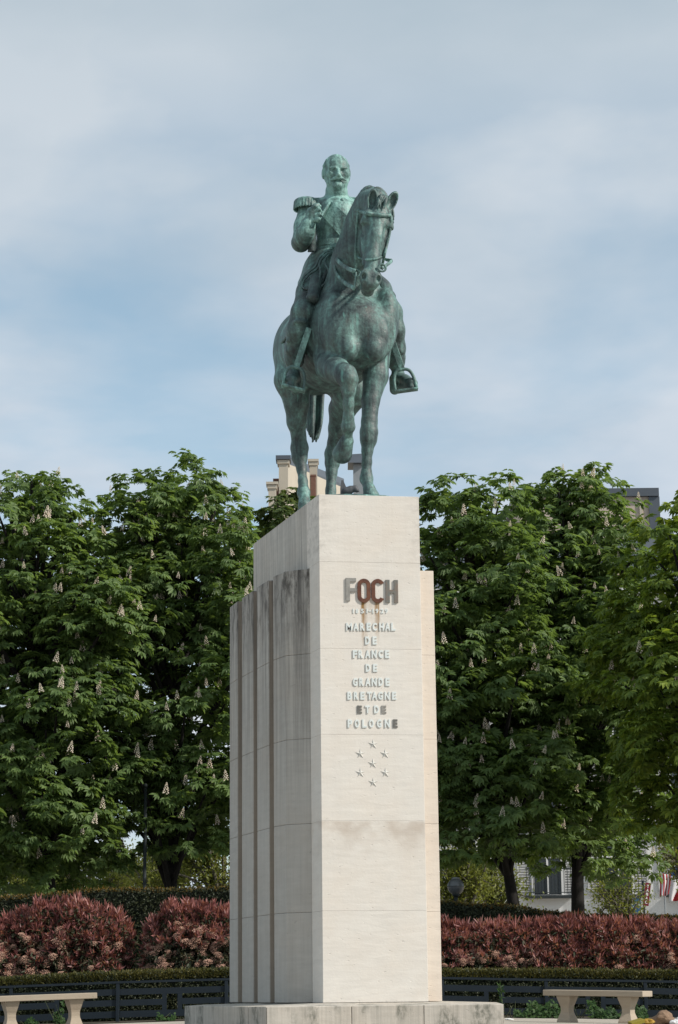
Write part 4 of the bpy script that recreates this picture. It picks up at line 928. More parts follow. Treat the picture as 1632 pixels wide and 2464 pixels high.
def flag(name, px, py, D_, w_, h_, colfn, label, seed, pole_px):
    c = G(px, py, D_); t = empty(name, (c[0], c[1], c[2]-h_), label, 'flag', None); q = random.Random(seed); nu, nv = 14, 22; v, f = [], []; ph = q.uniform(0, 6)
    for i in range(nu+1):
        for j in range(nv+1):
            a, b = i/nu, j/nv; x = (a-.5)*w_*(1-.25*b)+.10*w_*math.sin(b*3+ph); y = .06*math.sin(a*9+ph+b*2)*(.4+b); z = -b*h_*(1-.12*a)+.02*math.sin(a*7)
            v.append(c+r0*x+fh*y+np.array([0, 0, z]))
    for i in range(nu):
        for j in range(nv): f.append((i*(nv+1)+j, (i+1)*(nv+1)+j, (i+1)*(nv+1)+j+1, i*(nv+1)+j+1))
    o = MB().add(v, f).build('cloth', None, smooth=True); mats = colfn()
    for m_ in mats[0]: o.data.materials.append(m_)
    for k_, p_ in enumerate(o.data.polygons): p_.material_index = mats[1](k_//nv/nu, (k_ % nv)/nv)
    so = o.modifiers.new('thick', 'SOLIDIFY'); so.thickness = .006
    adopt(o, t); a = G(pole_px, py+130, D_+.1); mb = MB(); mb.tube([(a[0], a[1], gz(*vr(a))-.05), (a[0], a[1], c[2]+.25)], .028, 8); mb.tube([(a[0], a[1], c[2]+.2), tuple(c+r0*w_*.4+(0, 0, .05))], .018, 6); adopt(mb.build('flagpole', M_lead), t); return t
FR, FW, FB = simple('flag_red', (.30, .02, .025), .8, .1, 6.), simple('flag_white', (.55, .55, .57), .8, .06, 6.), simple('flag_blue', (.015, .05, .16), .8, .1, 6.)
flag('striped_flag', 1598, 2103, DS+1, .40, .80, lambda: ([FR, FW], lambda a, b: int(a*7) % 2), 'red and white striped flag hanging on a pole', 1, 1603)
flag('tricolour_flag', 1626, 2110, DS+1.2, .55, .88, lambda: ([FB, FW, FR], lambda a, b: 1 if a+b*.75 < .95 else 2), 'white and red draped flag hanging beside the striped flag', 4, 1640)
flag('blue_flag', 1622, 2088, DS+1.6, .34, .40, lambda: ([FB], lambda a, b: 0), 'plain blue flag hanging above the white and red flag', 7, 1644)
# ------------------------------------------------------------------ vegetation
def leafmat(name, stops, trans=.35, rough=.5, spec=.3, bysc=.5):
    m, n = M_new(name); gi = nd(n, 'ShaderNodeNewGeometry'); ri = gi.outputs['Random Per Island']; nn = noise(n, gi.outputs['Position'], bysc, 3.)
    f = mth(n, 'ADD', mth(n, 'MULTIPLY', ri, .55), mth(n, 'MULTIPLY', maprange(n, nn, .3, .7), .45))
    c = ramp(n, f, stops)
    b = nd(n, 'ShaderNodeBsdfPrincipled', {'Base Color': c, 'Roughness': rough, 'Specular IOR Level': spec})
    t = nd(n, 'ShaderNodeBsdfTranslucent', {'Color': mix(n, 1., c, (1.5, 1.45, .7), 'MULTIPLY')})
    mx = nd(n, 'ShaderNodeMixShader', {0: trans, 1: b.outputs[0], 2: t.outputs[0]})
    nd(n, 'ShaderNodeOutputMaterial', {'Surface': mx.outputs[0]}); return m
ML1 = leafmat('chestnut_leaf', [(0, (.068, .112, .044)), (.5, (.122, .190, .066)), (1, (.19, .27, .10))], .45)
ML2 = leafmat('chestnut_leaf_yellow', [(0, (.070, .118, .030)), (.5, (.14, .205, .038)), (1, (.27, .33, .055))], .45)
ML3 = leafmat('chestnut_leaf_pale', [(0, (.045, .075, .022)), (.5, (.085, .125, .04)), (1, (.15, .175, .07))])
MY = leafmat('young_leaf', [(0, (.085, .105, .022)), (.5, (.16, .185, .045)), (1, (.27, .275, .09))], .45)
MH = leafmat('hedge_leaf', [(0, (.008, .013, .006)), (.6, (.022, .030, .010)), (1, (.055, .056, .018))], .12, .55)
MHT = leafmat('hedge_tip', [(0, (.085, .085, .018)), (.5, (.17, .11, .03)), (1, (.24, .12, .03))], .3)
MLH = leafmat('low_hedge_leaf', [(0, (.035, .040, .012)), (.5, (.088, .086, .025)), (1, (.17, .145, .045))], .25)
MPR = leafmat('photinia_red', [(0, (.11, .045, .044)), (.35, (.22, .082, .082)), (.7, (.36, .15, .14)), (1, (.62, .42, .39))], .3, .42, .4, 1.2)
MPG = leafmat('photinia_green', [(0, (.020, .028, .015)), (.5, (.042, .050, .024)), (1, (.11, .065, .042))], .15, .55, .3)
MPB = leafmat('photinia_blossom', [(0, (.34, .19, .14)), (.5, (.45, .27, .20)), (1, (.55, .36, .28))], .1, .8)
MFL = leafmat('chestnut_blossom', [(0, (.60, .52, .42)), (.5, (.78, .72, .64)), (1, (.74, .58, .52))], .2, .7)
MIV = leafmat('ivy_leaf', [(0, (.015, .035, .010)), (.5, (.03, .07, .016)), (1, (.07, .12, .03))], .25, .6, .25)
M_bark = simple('dark_bark', (.016, .014, .013), .9, .3, 9., .6, dist=.02); M_bark2 = simple('pale_bark', (.13, .12, .095), .9, .3, 9., .6, dist=.02)

def unit(a): return a/(np.linalg.norm(a, axis=-1, keepdims=True)+1e-9)
def palmate(P, N, U, size, g, nl=7, wid=.33, droop=.55):
    """leaves of nl leaflets: P positions, N normals, U forward, all (n,3)"""
    n = len(P); Sd = np.cross(N, U); vs, fs = [], []; b = 0
    for k in range(nl):
        a = (k-(nl-1)/2)*(2.35/(nl-1))*1.15+g.normal(0, .09, n); l = size*(1-.30*np.abs(k-(nl-1)/2)/((nl-1)/2))*g.uniform(.9, 1.1, n)
        d = np.cos(a)[:, None]*U+np.sin(a)[:, None]*Sd; e = unit(np.cross(N, d)); dr = droop*g.uniform(.5, 1.4, n)
        l_ = l[:, None]; w_ = (l*wid*.5)[:, None]; D_ = dr[:, None]
        v0 = P+d*l_*.05; vm = P+d*l_*.60-N*l_*.18*D_; vt = P+d*l_*.97-N*l_*.62*D_; vl = vm+e*w_+N*l_*.05; vrr = vm-e*w_+N*l_*.05
        V4 = np.stack([v0, vl, vt, vrr], 1).reshape(-1, 3); vs.append(V4); i = b+np.arange(n)*4; fs += [np.stack([i, i+3, i+2], 1), np.stack([i, i+2, i+1], 1)]; b += 4*n
    return np.concatenate(vs), np.concatenate(fs)
def lance(P, D_, N, l, w_, g, droop=.15):
    """simple pointed leaves, two triangles folded on the midrib"""
    E_ = unit(np.cross(D_, N)); l = l[:, None]; w_ = w_[:, None]; n = len(P)
    v = np.stack([P, P+D_*l*.5+E_*w_*.5+N*w_*.15, P+D_*l-N*l*droop, P+D_*l*.5-E_*w_*.5+N*w_*.15], 1).reshape(-1, 3); i = np.arange(n)*4
    return v, np.concatenate([np.stack([i, i+1, i+2], 1), np.stack([i, i+2, i+3], 1)])
def sph(g, n): return unit(g.normal(0, 1, (n, 3)))
# chestnut blossom candle, shared by all trees
def candle_mesh():
    g = np.random.default_rng(5); vs, fs = [], []; b = 0
    for i in range(34):
        t = i/34; a = i*2.4; r_ = .062*(1-t)**.8+.006; c = np.array([r_*math.cos(a), r_*math.sin(a), .02+t*.27]); s_ = .022*(1-.5*t)
        q = np.array([(1, 0, 0), (-1, 0, 0), (0, 1, 0), (0, -1, 0), (0, 0, 1), (0, 0, -1)])*s_*g.uniform(.7, 1.3)+c; vs.append(q)
        fs += [(b+x, b+y, b+z) for x, y, z in ((0, 2, 4), (2, 1, 4), (1, 3, 4), (3, 0, 4), (2, 0, 5), (1, 2, 5), (3, 1, 5), (0, 3, 5))]; b += 6
    return np_mesh('blossom', np.concatenate(vs), np.array(fs))
CAN = candle_mesh(); CAN.materials.append(MFL)
def chestnut(label, seed, cx, top, bot, hw, D_, trunk_px, leaf, nlump=78, spr=17, dep=2.3, lean=0., ncan=70, trad=.26, lsize=.24, skyline=None, group='chestnut trees behind the hedge', fork=True, rl_=(.75, 1.15)):
    g = np.random.default_rng(seed); q = random.Random(seed)
    base = gp(trunk_px, 2200, D_); t = empty('chestnut_tree', base, label, 'tree', group)
    zt = G(cx, top, D_)[2]; zb = G(cx, bot, D_)[2]; s_ = D_/FPX; rc = (cx-816)*s_*1.02; hwm = hw*s_
    lum = []
    tries = 0
    while len(lum) < nlump and tries < 4000:
        tries += 1
        zn = q.uniform(0, 1); a = q.uniform(-1, 1); b = q.uniform(-1, 1)
        ww = min(1, 1.18*(1-zn**3.2)**.5+.0) if zn > .35 else .90+.10*zn/.35
        px = cx+a*hw*ww
        ztop = zt
        if skyline: ztop = G(px, interp(px, skyline), D_)[2]
        R_ = q.uniform(*rl_)*(.85 if zn > .8 else 1)
        z = zb+R_*.5+(ztop-zb-R_*1.25)*zn
        if abs(a) > .98-R_/hwm*.5: continue
        c = V(rc+a*hwm*ww, D_+b*dep*ww, z)
        if lum and min(np.linalg.norm((c-l[0])*(1, .75, 1.15)) for l in lum) < .62*R_: continue
        lum.append((c, R_))
    # sprays on the lumps
    cs, os_ = [], []
    for c, R_ in lum:
        k = int(spr*(R_**2)); d = sph(g, k*3); d = d[(d[:, 2] > -.55)][:k]; d[:, 2] *= .8
        cs.append(c+d*R_*g.uniform(.72, 1.08, (len(d), 1))); os_.append(unit(d))
    cs = np.concatenate(cs); os_ = np.concatenate(os_); ns = len(cs); nlv = 8
    P = np.repeat(cs, nlv, 0); O = np.repeat(os_, nlv, 0); az = g.uniform(0, 2*math.pi, len(P)); hor = np.stack([np.cos(az), np.sin(az), np.zeros(len(P))], 1)
    U = unit(hor+O*.55+g.normal(0, .2, P.shape)-np.array([0, 0, .25])); N = unit(np.array([0, 0, 1.])*.75+O*.35+g.normal(0, .22, P.shape)); U = unit(U-N*(U*N).sum(1, keepdims=True))
    P = P+U*g.uniform(.04, .22, (len(P), 1))+g.normal(0, .05, P.shape)
    v, f = palmate(P, N, U, lsize*g.uniform(.75, 1.2, len(P)), g, 7)
    cr = link('crown', np_mesh('crown', v, f), leaf); cr['kind'] = 'stuff'; adopt(cr, t)
    # trunk and limbs
    mb = MB(); b0 = np.array(base); top_c = V(rc, D_, zb+(zt-zb)*.60); kn = [b0-(0, 0, .2), b0+(0, 0, .35), b0+(top_c-b0)*.25+r0*lean, b0+(top_c-b0)*.55+r0*lean*.7, top_c]
    mb.tube(curve_pts(kn, 6), [trad*(1.35 if i < 2 else 1.0-.90*i/25) for i in range(25)], 12)
    trunk_pts = curve_pts(kn, 6)
    for c, R_ in lum:
        if q.random() < .62:
            a = min(range(len(trunk_pts)), key=lambda i: abs(trunk_pts[i][2]-(c[2]-1.2-.5*np.linalg.norm((c-trunk_pts[i])[:2])))); s0 = trunk_pts[a]
            if s0[2] < b0[2]+2.8: continue
            mid = (s0+c)/2+np.array([0, 0, .25]); r_ = .03+.05*q.random(); mb.tube(curve_pts([s0, mid, c+np.array([0, 0, .1])], 4), [r_*(1.35-.9*i/8) for i in range(9)], 6, False)
    adopt(mb.build('trunk', M_bark, smooth=True), t)
    # blossom candles on the outer sprays
    sel = np.argsort(-(os_[:, 2]*.4-os_@fh*1.2+g.uniform(0, .7, ns)))[:ncan*2]; sel = g.permutation(sel)[:ncan]
    for i in sel:
        o = bpy.data.objects.new('blossom', CAN); COL.objects.link(o); o.location = tuple(cs[i]+(0, 0, .10)); k_ = g.uniform(.55, 1.0); o.scale = (k_, k_, k_); o.rotation_euler = (g.normal(0, .15), g.normal(0, .15), g.uniform(0, 6)); adopt(o, t)
    return t
skyL = [(-300, 1120), (0, 1118), (60, 1106), (95, 1128), (130, 1146), (200, 1134), (250, 1150), (262, 1100), (275, 1064), (320, 1082), (360, 1098), (400, 1108), (430, 1092), (490, 1092), (530, 1118), (570, 1140), (620, 1170), (700, 1200)]
skyR = [(900, 1180), (945, 1160), (1000, 1172), (1050, 1160), (1090, 1125), (1125, 1165), (1190, 1116), (1240, 1128), (1290, 1140), (1350, 1124), (1410, 1125), (1440, 1106), (1480, 1130), (1530, 1165), (1580, 1190), (1700, 1150)]
chestnut('broad dark green chestnut with pale blossom candles, trunk behind the rounded red bush', 11, 85, 1106, 2170, 245, 50, 146, ML1, 130, 17, skyline=skyL, ncan=270)
chestnut('tall green chestnut with a raised top tuft next to the pedestal flutes', 23, 425, 1066, 2085, 235, 51.5, 408, ML1, 130, 17, skyline=skyL, ncan=270)
chestnut('pale drooping chestnut standing further back under the rooftop chimneys', 37, 670, 1150, 1980, 165, 62, 640, ML3, 62, 15, ncan=40, lsize=.27, skyline=[(500, 1200), (600, 1175), (660, 1160), (720, 1165), (800, 1150), (880, 1165), (960, 1180)])
chestnut('chestnut with a leaning trunk and dense dark crown by the pedestal', 41, 1130, 1116, 2105, 215, 50, 1283, ML1, 112, 17, lean=-.1, skyline=skyR, ncan=180)
chestnut('chestnut with a straight dark forked trunk behind the red hedge row', 53, 1375, 1106, 2110, 215, 52, 1386, ML1, 110, 17, skyline=skyR, ncan=150, trad=.30)
chestnut('yellow-green sunlit chestnut whose layered sprays reach in front of the beige gable', 67, 1660, 1150, 2030, 210, 45, 1720, ML2, 72, 15, skyline=[(1400, 1400), (1480, 1330), (1540, 1230), (1590, 1185), (1640, 1150), (1900, 1130)], ncan=45)

def young(label, seed, cx, top, bot, hw, D_, trunk_px, nleaf=2600, lean=.4, tr=.17):
    g = np.random.default_rng(seed); q = random.Random(seed); base = gp(trunk_px, 2200, D_); s_ = D_/FPX; t = empty('young_tree', base, label, 'tree', 'young trees behind the hedge')
    zt = G(cx, top, D_)[2]; zb = G(cx, bot, D_)[2]; rc = (cx-816)*s_*1.02; hwm = hw*s_; mb = MB(); b0 = np.array(base); fk = V((trunk_px-816)*s_*1.02+lean, D_, b0[2]+(zb-b0[2])*.75)
    mb.tube(curve_pts([b0-(0, 0, .2), b0+(fk-b0)*.5+r0*lean*.2, fk], 6), [tr-.3*tr*i/12 for i in range(13)], 9); tips = []
    for i in range(15):
        e = V(rc+q.uniform(-1, 1)*hwm, D_+q.uniform(-1, 1)*hwm*.6, q.uniform(zb, zt)); mid = (fk+e)/2+np.array([0, 0, q.uniform(-.1, .4)]); pts = curve_pts([fk, mid, e], 6); mb.tube(pts, [.075-.0055*k for k in range(13)], 6, False); tips.append(pts)
        for j in range(3):
            a = pts[q.randint(4, 12)]; e2 = a+np.array([q.uniform(-.7, .7), q.uniform(-.5, .5), q.uniform(-.2, .7)]); p2 = curve_pts([a, (a+e2)/2+(0, 0, .08), e2], 3); mb.tube(p2, [.022-.0025*k for k in range(7)], 5, False); tips.append(p2)
    adopt(mb.build('trunk', M_bark2, smooth=True), t)
    allp = np.array([x for p_ in tips for x in p_[len(p_)//3:]]); P = allp[g.integers(0, len(allp), nleaf)]+g.normal(0, .17, (nleaf, 3)); d = unit(g.normal(0, 1, P.shape)+np.array([0, 0, .2]))
    v, f = lance(P, d, sph(g, nleaf), g.uniform(.07, .14, nleaf), g.uniform(.04, .075, nleaf), g); c = link('crown', np_mesh('crown', v, f), MY); c['kind'] = 'stuff'; adopt(c, t); return t
young('broad yellow-green tree far behind the hedge under the tall tufted chestnut', 15, 320, 1990, 2150, 130, 78, 330, 8200)
young('bushy pale tree far behind the hedge at the first chestnut trunk', 16, 110, 2000, 2150, 150, 80, 140, 8200)
young('dense yellow-green tree filling the gap under the first chestnut crown', 14, 215, 2040, 2150, 110, 66, 230, 5200)
young('young yellow-green tree with thin grey limbs beside the pedestal and dark iron post', 3, 480, 1940, 2120, 95, 60, 505, 5200)
young('low yellow-green tree behind the hedge beside the dark iron post', 4, 395, 2030, 2135, 85, 63, 380, 4200)
young('yellow-green tree half hidden behind the rounded red bush and hedge', 6, 50, 2050, 2145, 120, 62, 90, 5000)
young('small yellow-green tree with a bent grey trunk behind the globe lamp', 8, 1110, 2030, 2155, 80, 58, 1075, 4600, .2)
young('yellow-green tree with a thick leaning pale trunk near the leaning chestnut', 9, 1180, 2055, 2150, 70, 60, 1215, 2600, -.6)
young('thin multi-stemmed yellow-green sapling before the white louvred shutters', 10, 1455, 2090, 2190, 62, 62, 1460, 1700, .05, .07)
young('slanting bare-limbed young tree beside the flags and red sign', 12, 1600, 1995, 2075, 75, 56, 1745, 1700, -1.3, .10)

# ------------------------------------------------------------------ hedges
def hedge(name, label, tab, px0, px1, D_, thick, nleaf, ls, leaf, tip, ntip, seed, zbase=None, amp=.05, tipdown=0.):
    g = np.random.default_rng(seed); s_ = D_/FPX; t = empty(name, gp((px0+px1)/2, 2300, D_), label, 'hedge')
    N_ = 60; xs = np.linspace(px0, px1, N_); v = []
    for x in xs:
        q = G(x, interp(x, tab), D_); r_, d_ = vr(q); b = gz(r_, d_)-.05; z = q[2]-ls*.9
        for dd, zz_ in ((ls*.9, b), (ls*.9, z), (thick-ls, z), (thick-ls, b)): v.append(V(r_, D_+dd, zz_))
    f = [(i*4+j, (i+1)*4+j, (i+1)*4+j+1, i*4+j+1) for i in range(N_-1) for j in range(3)]+[(3, 2, 1, 0), tuple((N_-1)*4+j for j in range(4))]
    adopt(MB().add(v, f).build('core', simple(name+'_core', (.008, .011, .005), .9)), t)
    def scatter(n, mode):
        x = g.uniform(px0, px1, n); top_z = np.interp(x, [a for a, b in tab], [b for a, b in tab]); zt = np.array([G(a, b, D_)[2] for a, b in zip(x, top_z)]); r_ = (x-816)*s_*1.0
        rr_ = np.array([vr(G(a, 2200, D_))[0] for a in x]); bz = np.array([gz(a, D_) for a in rr_])
        bump = amp*(np.sin(x*.11)+np.sin(x*.037+1)+np.sin(x*.21+2)*.5)*.5
        if mode == 'front': h_ = g.uniform(0, 1, n); d_ = g.normal(0, .025, n)+bump*.8*np.sin(h_*7+x*.05); z = bz+(zt-bz)*h_; nrm = np.array([-fh[0], -fh[1], .25])
        else: d_ = g.uniform(-.02, thick, n); z = zt+g.normal(0, .02, n)+bump*.25; nrm = np.array([0, 0, 1.])
        P = np.array([V(a, D_+b, c) for a, b, c in zip(rr_, d_, z)]); return P, unit(g.normal(0, .55, (n, 3))+nrm)
    P1, N1 = scatter(nleaf, 'front'); P2, N2 = scatter(nleaf//4, 'top'); P = np.concatenate([P1, P2]); Nn = np.concatenate([N1, N2]); d = unit(np.cross(Nn, sph(g, len(P))))
    vv, ff = lance(P, d, Nn, ls*g.uniform(.7, 1.4, len(P)), ls*.55*g.uniform(.7, 1.3, len(P)), g); o = link('foliage', np_mesh('foliage', vv, ff), leaf); o['kind'] = 'stuff'; adopt(o, t)
    P, Nn = scatter(ntip, 'top'); P = P+(g.uniform(0, 1, (ntip, 1))<.45)*(np.array([0, 0, -1.])*g.uniform(0, tipdown+1e-6, (ntip, 1))-fh*(P@fh-CAM@fh-D_)[:, None]-fh*.03) if tipdown else P; d = unit(g.normal(0, .5, (ntip, 3))+np.array([0, 0, 1.])); vv, ff = lance(P-(0, 0, .02), d, sph(g, ntip), ls*g.uniform(.8, 1.6, ntip), ls*.5*g.uniform(.7, 1.2, ntip), g); o = link('new_growth', np_mesh('new_growth', vv, ff), tip); o['kind'] = 'stuff'; adopt(o, t); return t
tall = [(-120, 2170), (21, 2160), (143, 2150), (257, 2140), (357, 2142), (546, 2138), (800, 2140), (1061, 2170), (1146, 2178), (1242, 2182), (1280, 2189), (1332, 2197), (1420, 2203), (1700, 2206)]
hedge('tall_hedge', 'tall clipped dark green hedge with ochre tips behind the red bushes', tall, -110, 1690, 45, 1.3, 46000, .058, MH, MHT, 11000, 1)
low = [(-120, 2366), (0, 2357), (100, 2350), (357, 2338), (546, 2334), (800, 2332), (1062, 2336), (1304, 2335), (1632, 2339), (1700, 2341)]
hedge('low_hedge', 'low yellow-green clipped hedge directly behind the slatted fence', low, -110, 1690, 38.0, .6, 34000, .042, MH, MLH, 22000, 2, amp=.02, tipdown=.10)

# ------------------------------------------------------------------ red photinia bushes
def flower_head_mesh():
    g = np.random.default_rng(9); vs, fs = [], []; b = 0
    for i in range(46):
        r_ = .085*math.sqrt(i/46); a = i*2.4; c = np.array([r_*math.cos(a), r_*math.sin(a), .045*(1-(r_/.085)**2)+g.normal(0, .005)]); s_ = .012
        q = np.array([(1, 0, 0), (-1, 0, 0), (0, 1, 0), (0, -1, 0), (0, 0, 1), (0, 0, -1)])*s_*g.uniform(.7, 1.3)+c; vs.append(q)
        fs += [(b+x, b+y, b+z) for x, y, z in ((0, 2, 4), (2, 1, 4), (1, 3, 4), (3, 0, 4), (2, 0, 5), (1, 2, 5), (3, 1, 5), (0, 3, 5))]; b += 6
    return np_mesh('flower_head', np.concatenate(vs), np.array(fs))
FHM = flower_head_mesh(); FHM.materials.append(MPB)
def photinia(label, seed, outline, D_, n_red, n_green, n_flow, flow_fn, red_lo=.35, dep=.75):
    g = np.random.default_rng(seed); s_ = D_/FPX; x0, x1 = outline[0][0], outline[-1][0]; cx = (x0+x1)/2; t = empty('photinia_bush', gp(cx, 2300, D_), label, 'bush', 'photinia bushes behind the low hedge')
    drop = 16 if x0 > 800 else 9; outline = [(a, b+drop) for a, b in outline]; xs = [a for a, b in outline]; ys = [b for a, b in outline]
    def shell(n, lo, hi, up=.0):
        x = g.uniform(x0, x1, n); edge = np.clip(np.minimum(x-x0, x1-x)/60, 0, 1)**.6; zt = np.array([G(a, b, D_)[2] for a, b in zip(x, np.interp(x, xs, ys))]); rr_ = np.array([vr(G(a, 2200, D_))[0] for a in x]); bz = gz(0, D_)-.05
        h_ = g.uniform(lo, hi, n); bul = np.sqrt(np.clip(1-(np.clip(h_, 0, 1)*1.02-.35)**2/.6, .05, 1)); d_ = -dep*bul*edge*g.uniform(.86, 1.06, n)+.10*np.sin(x*.09+3.1*np.sin(h_*7+x*.02))*np.sin(h_*11+x*.043+seed)+g.normal(0, .05, n)
        P = np.array([V(a, D_+b, c) for a, b, c in zip(rr_, d_, bz+(zt-bz)*h_)]); N = unit(np.stack([g.normal(0, .6, n), g.normal(-.6, .5, n), .2+h_*.9], 1)); return P, N, h_
    P, N, h_ = shell(n_green, .0, .97); d = unit(g.normal(0, .8, P.shape)+np.array([-.1, -.6, .1])); vv, ff = lance(P, d, N, g.uniform(.08, .14, len(P)), g.uniform(.032, .05, len(P)), g, .25); o = link('foliage', np_mesh('foliage', vv, ff), MPG); o['kind'] = 'stuff'; adopt(o, t)
    # red shoots: whorls of upright narrow leaves
    nw = n_red//9; P, N, h_ = shell(nw*3, red_lo, 1.02); keep = g.uniform(0, 1, len(P)) < np.clip((h_-red_lo)/(.75-red_lo), .18, 1); P = P[keep][:nw]; h2 = h_[keep][:nw]; P = np.repeat(P, 9, 0)+g.normal(0, .015, (len(P)*9, 3)); up = np.repeat(h2, 9)[:, None]
    d = unit(g.normal(0, .55, P.shape)+np.array([0, -.25, .35])+up*np.array([0, 0, .65])); vv, ff = lance(P, d, sph(g, len(P)), g.uniform(.09, .165, len(P)), g.uniform(.024, .038, len(P)), g, .12); o = link('red_shoots', np_mesh('red_shoots', vv, ff), MPR); o['kind'] = 'stuff'; adopt(o, t)
    P, N, h_ = shell(90, .96, 1.05); P = np.repeat(P, 8, 0)+g.normal(0, .012, (720, 3)); d = unit(g.normal(0, .38, P.shape)+np.array([0, 0, 1.])); vv, ff = lance(P, d, sph(g, 720), g.uniform(.12, .22, 720), g.uniform(.026, .04, 720), g, .05); o = link('tall_shoots', np_mesh('tall_shoots', vv, ff), MPR); o['kind'] = 'stuff'; adopt(o, t)
    # dark inner mass and stems
    mb = MB()
    for k in range(12):
        x = x0+(x1-x0)*(k+.5)/12; q = gp(x, 2300, D_); e = G(x+g.uniform(-25, 25), np.interp(x, xs, ys)+25, D_); mb.tube(curve_pts([q-(0, 0, .1), (q+e)/2+fh*.1, e], 4), [.028-.0025*i for i in range(9)], 6, False)
    adopt(mb.build('stems', M_bark, smooth=True), t)
    N_ = 24; v = []
    for x in np.linspace(x0+14, x1-14, N_):
        r_ = vr(G(x, 2200, D_))[0]; e_ = min(1, min(x-x0, x1-x)/60)**.6; z1 = G(x, np.interp(x, xs, ys)+16, D_)[2]; b = gz(0, D_)-.05
        for dd, zz_ in ((-dep*.55*e_, b), (-dep*.80*e_, b+(z1-b)*.45), (-dep*.35*e_, z1-.08), (.3, z1-.12), (.4, b)): v.append(V(r_, D_+dd, zz_))
    f = [(i*5+j, (i+1)*5+j, (i+1)*5+(j+1) % 5, i*5+(j+1) % 5) for i in range(N_-1) for j in range(5)]+[tuple(range(5)), tuple((N_-1)*5+j for j in range(5))]
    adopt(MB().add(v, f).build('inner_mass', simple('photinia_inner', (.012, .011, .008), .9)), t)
    P, N, h_ = shell(n_flow*14, .10, .90); k = 0
    for p_, n_, hh2 in zip(P, N, h_):
        px = 816+vr(p_)[0]/s_
        if k >= n_flow: break
        if g.uniform() > flow_fn(px, hh2): continue
        o = bpy.data.objects.new('flower_head', FHM); COL.objects.link(o); o.location = tuple(p_-fh*.05); sc = g.uniform(.7, 1.25); o.scale = (sc, sc, sc); o.rotation_euler = (g.uniform(.35, 1.0), g.normal(0, .25), YAW+g.normal(0, .4)); adopt(o, t); k += 1
    return t
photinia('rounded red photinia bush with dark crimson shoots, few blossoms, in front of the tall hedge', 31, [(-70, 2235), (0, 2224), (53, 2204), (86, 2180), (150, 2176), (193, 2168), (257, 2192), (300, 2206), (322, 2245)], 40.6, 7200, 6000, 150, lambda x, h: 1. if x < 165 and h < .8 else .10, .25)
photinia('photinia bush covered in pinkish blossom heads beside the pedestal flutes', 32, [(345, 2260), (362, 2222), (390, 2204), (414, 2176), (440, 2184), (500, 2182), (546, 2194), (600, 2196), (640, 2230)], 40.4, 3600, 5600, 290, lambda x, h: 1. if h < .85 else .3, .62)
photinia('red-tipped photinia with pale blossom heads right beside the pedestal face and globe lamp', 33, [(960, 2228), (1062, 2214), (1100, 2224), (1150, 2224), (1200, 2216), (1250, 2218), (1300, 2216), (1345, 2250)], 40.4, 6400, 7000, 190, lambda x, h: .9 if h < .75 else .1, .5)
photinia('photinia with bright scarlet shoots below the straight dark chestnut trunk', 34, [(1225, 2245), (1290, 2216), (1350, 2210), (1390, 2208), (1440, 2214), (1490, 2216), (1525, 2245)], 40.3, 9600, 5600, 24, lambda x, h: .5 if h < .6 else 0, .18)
photinia('red photinia with scattered blossoms and green underside before the flags', 35, [(1410, 2245), (1480, 2218), (1540, 2214), (1600, 2220), (1660, 2218), (1720, 2240)], 40.4, 7200, 5800, 70, lambda x, h: .8 if h < .7 and x > 1560 else .1, .35)

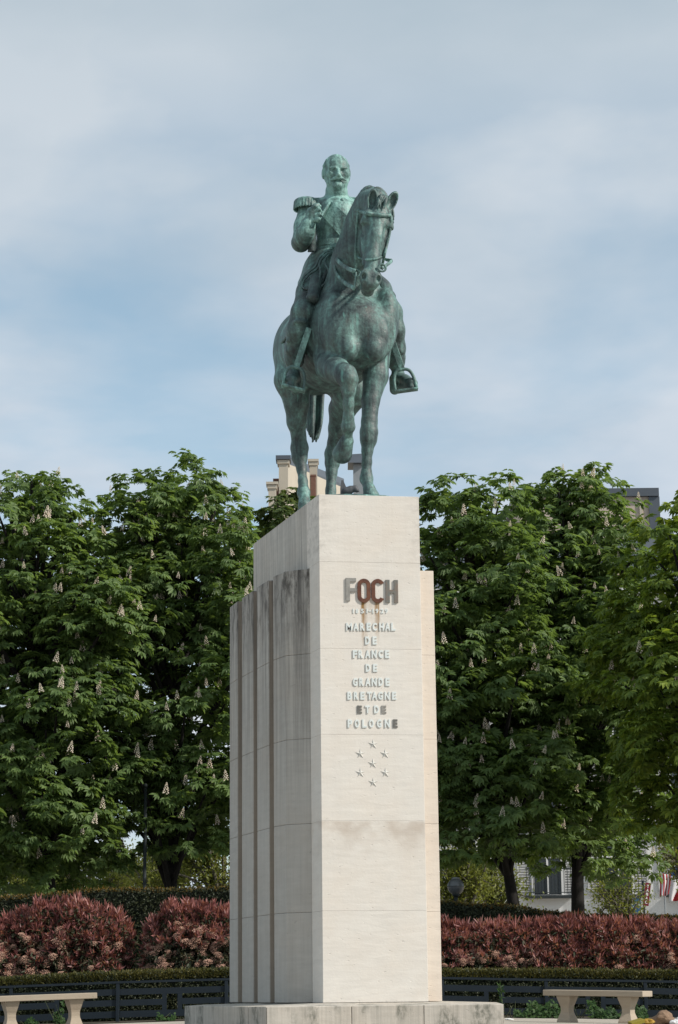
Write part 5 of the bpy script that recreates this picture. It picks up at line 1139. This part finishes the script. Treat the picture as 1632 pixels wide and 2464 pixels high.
# ------------------------------------------------------------------ ivy and weeds at the foot of the fence
def ivy(name, label, cat, px0, px1, D_, hpx, n, seed, ls=.06, spread=.35, group=None, vine=False):
    g = np.random.default_rng(seed); x = g.uniform(px0, px1, n); rr_ = (x-816)*D_/FPX*1.0; lump = .55+.45*np.sin(x*.09+seed)*np.sin(x*.041+1); h_ = g.uniform(0, 1, n)**1.2*hpx*D_/FPX*lump; dd = -g.uniform(0, 1, n)*spread*(1-h_/(hpx*D_/FPX+.01)*.6)
    P = np.array([V(a, D_+b, gz(a, D_)+c+.01) for a, b, c in zip(rr_, dd, h_)]); N = unit(np.stack([g.normal(0, .4, n), g.normal(-.7, .3, n), g.normal(.6, .3, n)], 1)); d = unit(np.cross(N, sph(g, n)))
    vv, ff = palmate(P, N, d, ls*g.uniform(.6, 1.2, n), g, 3, .75, .2); t = empty(name, gp((px0+px1)/2, 2400, D_), label, cat, group); o = link('leaves', np_mesh('leaves', vv, ff), MIV); o['kind'] = 'stuff'; adopt(o, t)
    mb = MB()
    for k in range(max(3, int((px1-px0)/14))):
        a = g.uniform(px0, px1); q = gp(a, 2400, D_); e = q+r0*g.uniform(-.25, .25)+np.array([0, 0, hpx*D_/FPX*g.uniform(.4, .95)]); mb.tube(curve_pts([q-fh*.05, (q+e)/2-fh*.06, e], 3), [.008-.0009*i for i in range(7)], 5, False)
    adopt(mb.build('stems', simple(name+'_stem', (.05, .06, .025), .8)), t); return t
ivy('ivy', 'green ivy clump at the fence foot between pedestal step and bench', 'ivy', 1214, 1340, 35.9, 46, 420, 1)
ivy('ivy', 'ivy growing under the bench that has litter beside it', 'ivy', 1385, 1520, 35.9, 42, 420, 2)
ivy('weed', 'bushy green weed at the foot of the fence near the pedestal corner', 'weed', 378, 420, 36.3, 30, 130, 3, .05, .2)
ivy('weed', 'small bluish weed under the bench before the rounded bush', 'weed', 70, 96, 33, 22, 30, 4, .06, .12)
ivy('climbing_vine', 'dark vine climbing the fence beside the bench leg', 'vine', 138, 160, 36.6, 80, 120, 5, .05, .08)
# tall thin weed spike beside the step
w0 = gp(1206, 2440, 35); t = empty('weed', w0, 'tall thin weed spike beside the pedestal step corner', 'weed'); mb = MB(); mb.tube(curve_pts([w0, w0+(.02, 0, .25), w0+(0, 0, .52)], 5), [.008]*10+[.004], 6); adopt(mb.build('stem', simple('weed_stem', (.06, .075, .04), .8)), t)
g_ = np.random.default_rng(77); P = np.array([w0+(0, 0, z) for z in g_.uniform(.05, .52, 70)]); d = unit(g_.normal(0, 1, P.shape)+(0, 0, .6)); vv, ff = lance(P, d, sph(g_, 70), g_.uniform(.05, .11, 70), g_.uniform(.015, .03, 70), g_); adopt(link('leaves', np_mesh('leaves', vv, ff), MIV), t)
